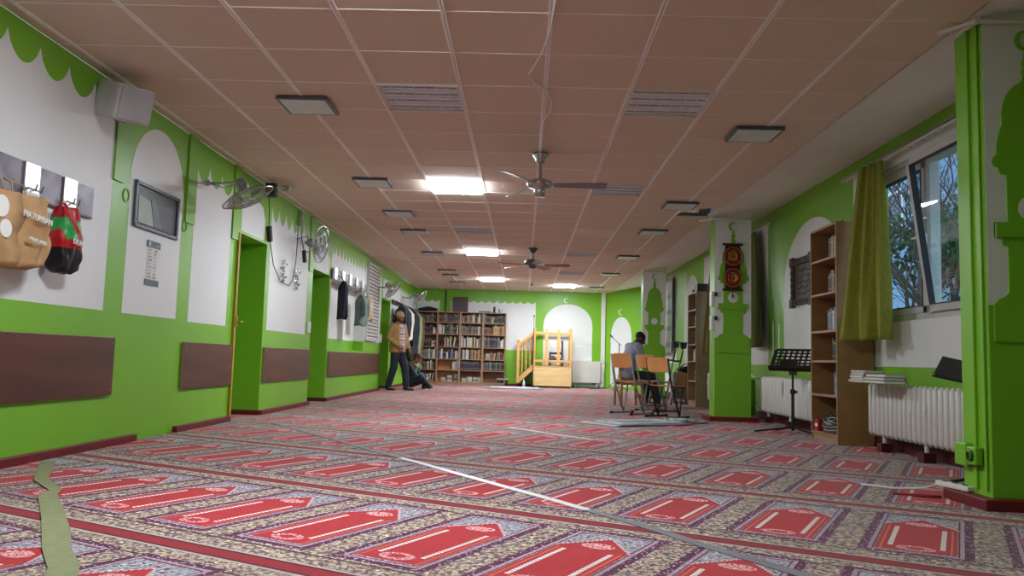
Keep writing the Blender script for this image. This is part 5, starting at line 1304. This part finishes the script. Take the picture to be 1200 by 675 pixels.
MB().ball(P(0, -.03, .045), (.088, .098, .09), 18, 12, 0, R).blend([(P(0, -.07, -.01), (.075, .05, .06)), (P(0, .05, .09), (.06, .04, .025))]).build('hair', mat('brown_hair', (84, 60, 46), .8, scale=30, bump=.3), t, remesh=.009)
for s_ in (1, -1): q = Vv(ft[s_]); MB().blend([(q, (.045, .045, .045)), (q+Vv((-s_*.13, .03, -.015)), (.05, .04, .035))]).build('shoe', BLACK, t, remesh=.009)

# --- seated man seen from behind
t = thing('person', 'man in grey blue shirt seated with back turned, head bowed', 'person', (1.83, 13.95, 0), math.radians(-72))
b = MB()
b.blend([((0, -.04, .54), (.17, .13, .09)), ((0, .0, .75), (.15, .11, .1)), ((0, .08, .97), (.17, .11, .09)), ((0, .11, 1.05), (.14, .08, .05))]); b.limb((0, .12, 1.06), (0, .17, 1.13), .056, .052)
P, R = head(b, (0, .21, 1.15), (0.1, .85, -.6), (0, .5, .87))
kn = {1: (.15, .40, .50), -1: (-.12, .42, .50)}; ft = {1: (.17, .46, .07), -1: (-.12, .42, .07)}
for s_ in (1, -1): b.limb((s_*.1, 0, .53), kn[s_], .08, .058); b.limb(kn[s_], ft[s_], .055, .04); b.limb(Vv(ft[s_])+Vv((0, 0, -.03)), Vv(ft[s_])+Vv((0, .14, -.04)), .035, .03)
ar = {1: ((.19, .08, 1.02), (.26, .16, .76), (.14, .38, .66)), -1: ((-.19, .08, 1.02), (-.25, .18, .76), (-.1, .40, .66))}
for s_ in (1, -1): a0, a1, a2 = ar[s_]; b.limb(a0, a1, .05, .042); b.limb(a1, a2, .042, .027); hand(b, a2, (-s_*.4, 1, -.2), (0, -.2, -1), (-s_, .3, .2), curl=.5)
b.build('body', mat('dark_skin', (74, 50, 40), .5), t, remesh=.0075); eyes(P, R, t)
j = MB().blend([((0, -.04, .50), (.20, .15, .07)), ((0, -.01, .74), (.175, .135, .1)), ((0, .07, .96), (.195, .13, .08)), ((0, .10, 1.06), (.13, .085, .04))])
for s_ in (1, -1): a0, a1, a2 = ar[s_]; j.limb(a0, a1, .072, .058); j.limb(a1, Vv(a1).lerp(Vv(a2), .85), .056, .044)
j.build('shirt', mat('grey_blue_shirt', (156, 160, 176), .85, rgb2=(132, 136, 152), scale=10, bump=.2), t, remesh=.011)
tr = MB().blend([((0, -.03, .52), (.18, .14, .07)), ((0, .1, .52), (.17, .1, .07))])
for s_ in (1, -1): tr.limb((s_*.1, 0, .53), kn[s_], .1, .078); tr.limb(kn[s_], ft[s_], .075, .062)
tr.build('trousers', mat('charcoal_trousers', (44, 46, 54), .85), t, remesh=.011)
MB().ball(P(0, -.025, .045), (.082, .096, .082), 18, 12, 0, R).build('hair', mat('black_hair', (26, 22, 22), .8, scale=60, bump=.4), t, remesh=.008)
MB().blend([(P(-.05, .03, -.07), (.016, .03, .025)), (P(0, .06, -.1), (.03, .025, .022)), (P(.05, .03, -.07), (.016, .03, .025))], 6).build('beard', MATS['black_hair'], t, remesh=.007)
for s_ in (1, -1): fx = Vv(ft[s_]); MB().blend([(fx+Vv((0, -.03, -.035)), (.04, .045, .035)), (fx+Vv((0, .15, -.045)), (.04, .055, .025))]).build('shoe', mat('grey_shoes', (120, 120, 122), .6), t, remesh=.008)
ORD = ['first', 'second', 'third', 'fourth', 'fifth', 'sixth', 'seventh', 'eighth', 'ninth', 'tenth', 'eleventh', 'twelfth', 'thirteenth', 'fourteenth', 'fifteenth', 'sixteenth']
by = {}
for o in COL.objects:
    if o.get('category') == 'book': by.setdefault(o['label'], []).append(o)
for l, os_ in by.items():
    if len(os_) < 2: continue
    pil = 'flat pile' in l; curt = 'bookshelf' in l
    if pil: os_.sort(key=lambda o: (round(o.location.x, 1), o.location.z))
    elif curt: os_.sort(key=lambda o: o.location.y)
    else: os_.sort(key=lambda o: o.location.x)
    for k, o in enumerate(os_):
        if pil:
            col, rest = l.split(' book lying in a flat pile on ')
            pl = sorted({round(q.location.x, 1) for q in os_}); pi = pl.index(round(o.location.x, 1))
            same = [q for q in os_ if round(q.location.x, 1) == round(o.location.x, 1)]; si = same.index(o)
            o['label'] = '%s book, %s from below in %s pile on %s' % (col, ORD[si], ORD[pi], rest)
        elif curt: o['label'] = l.replace(' book standing on ', ' book, %s of its colour from the camera, ' % ORD[min(k, 15)])
        else: o['label'] = l.replace(' book standing on ', ' book, %s of its colour from left, ' % ORD[min(k, 15)])
bpy.context.view_layer.update()
print('books', NBOOK[0])
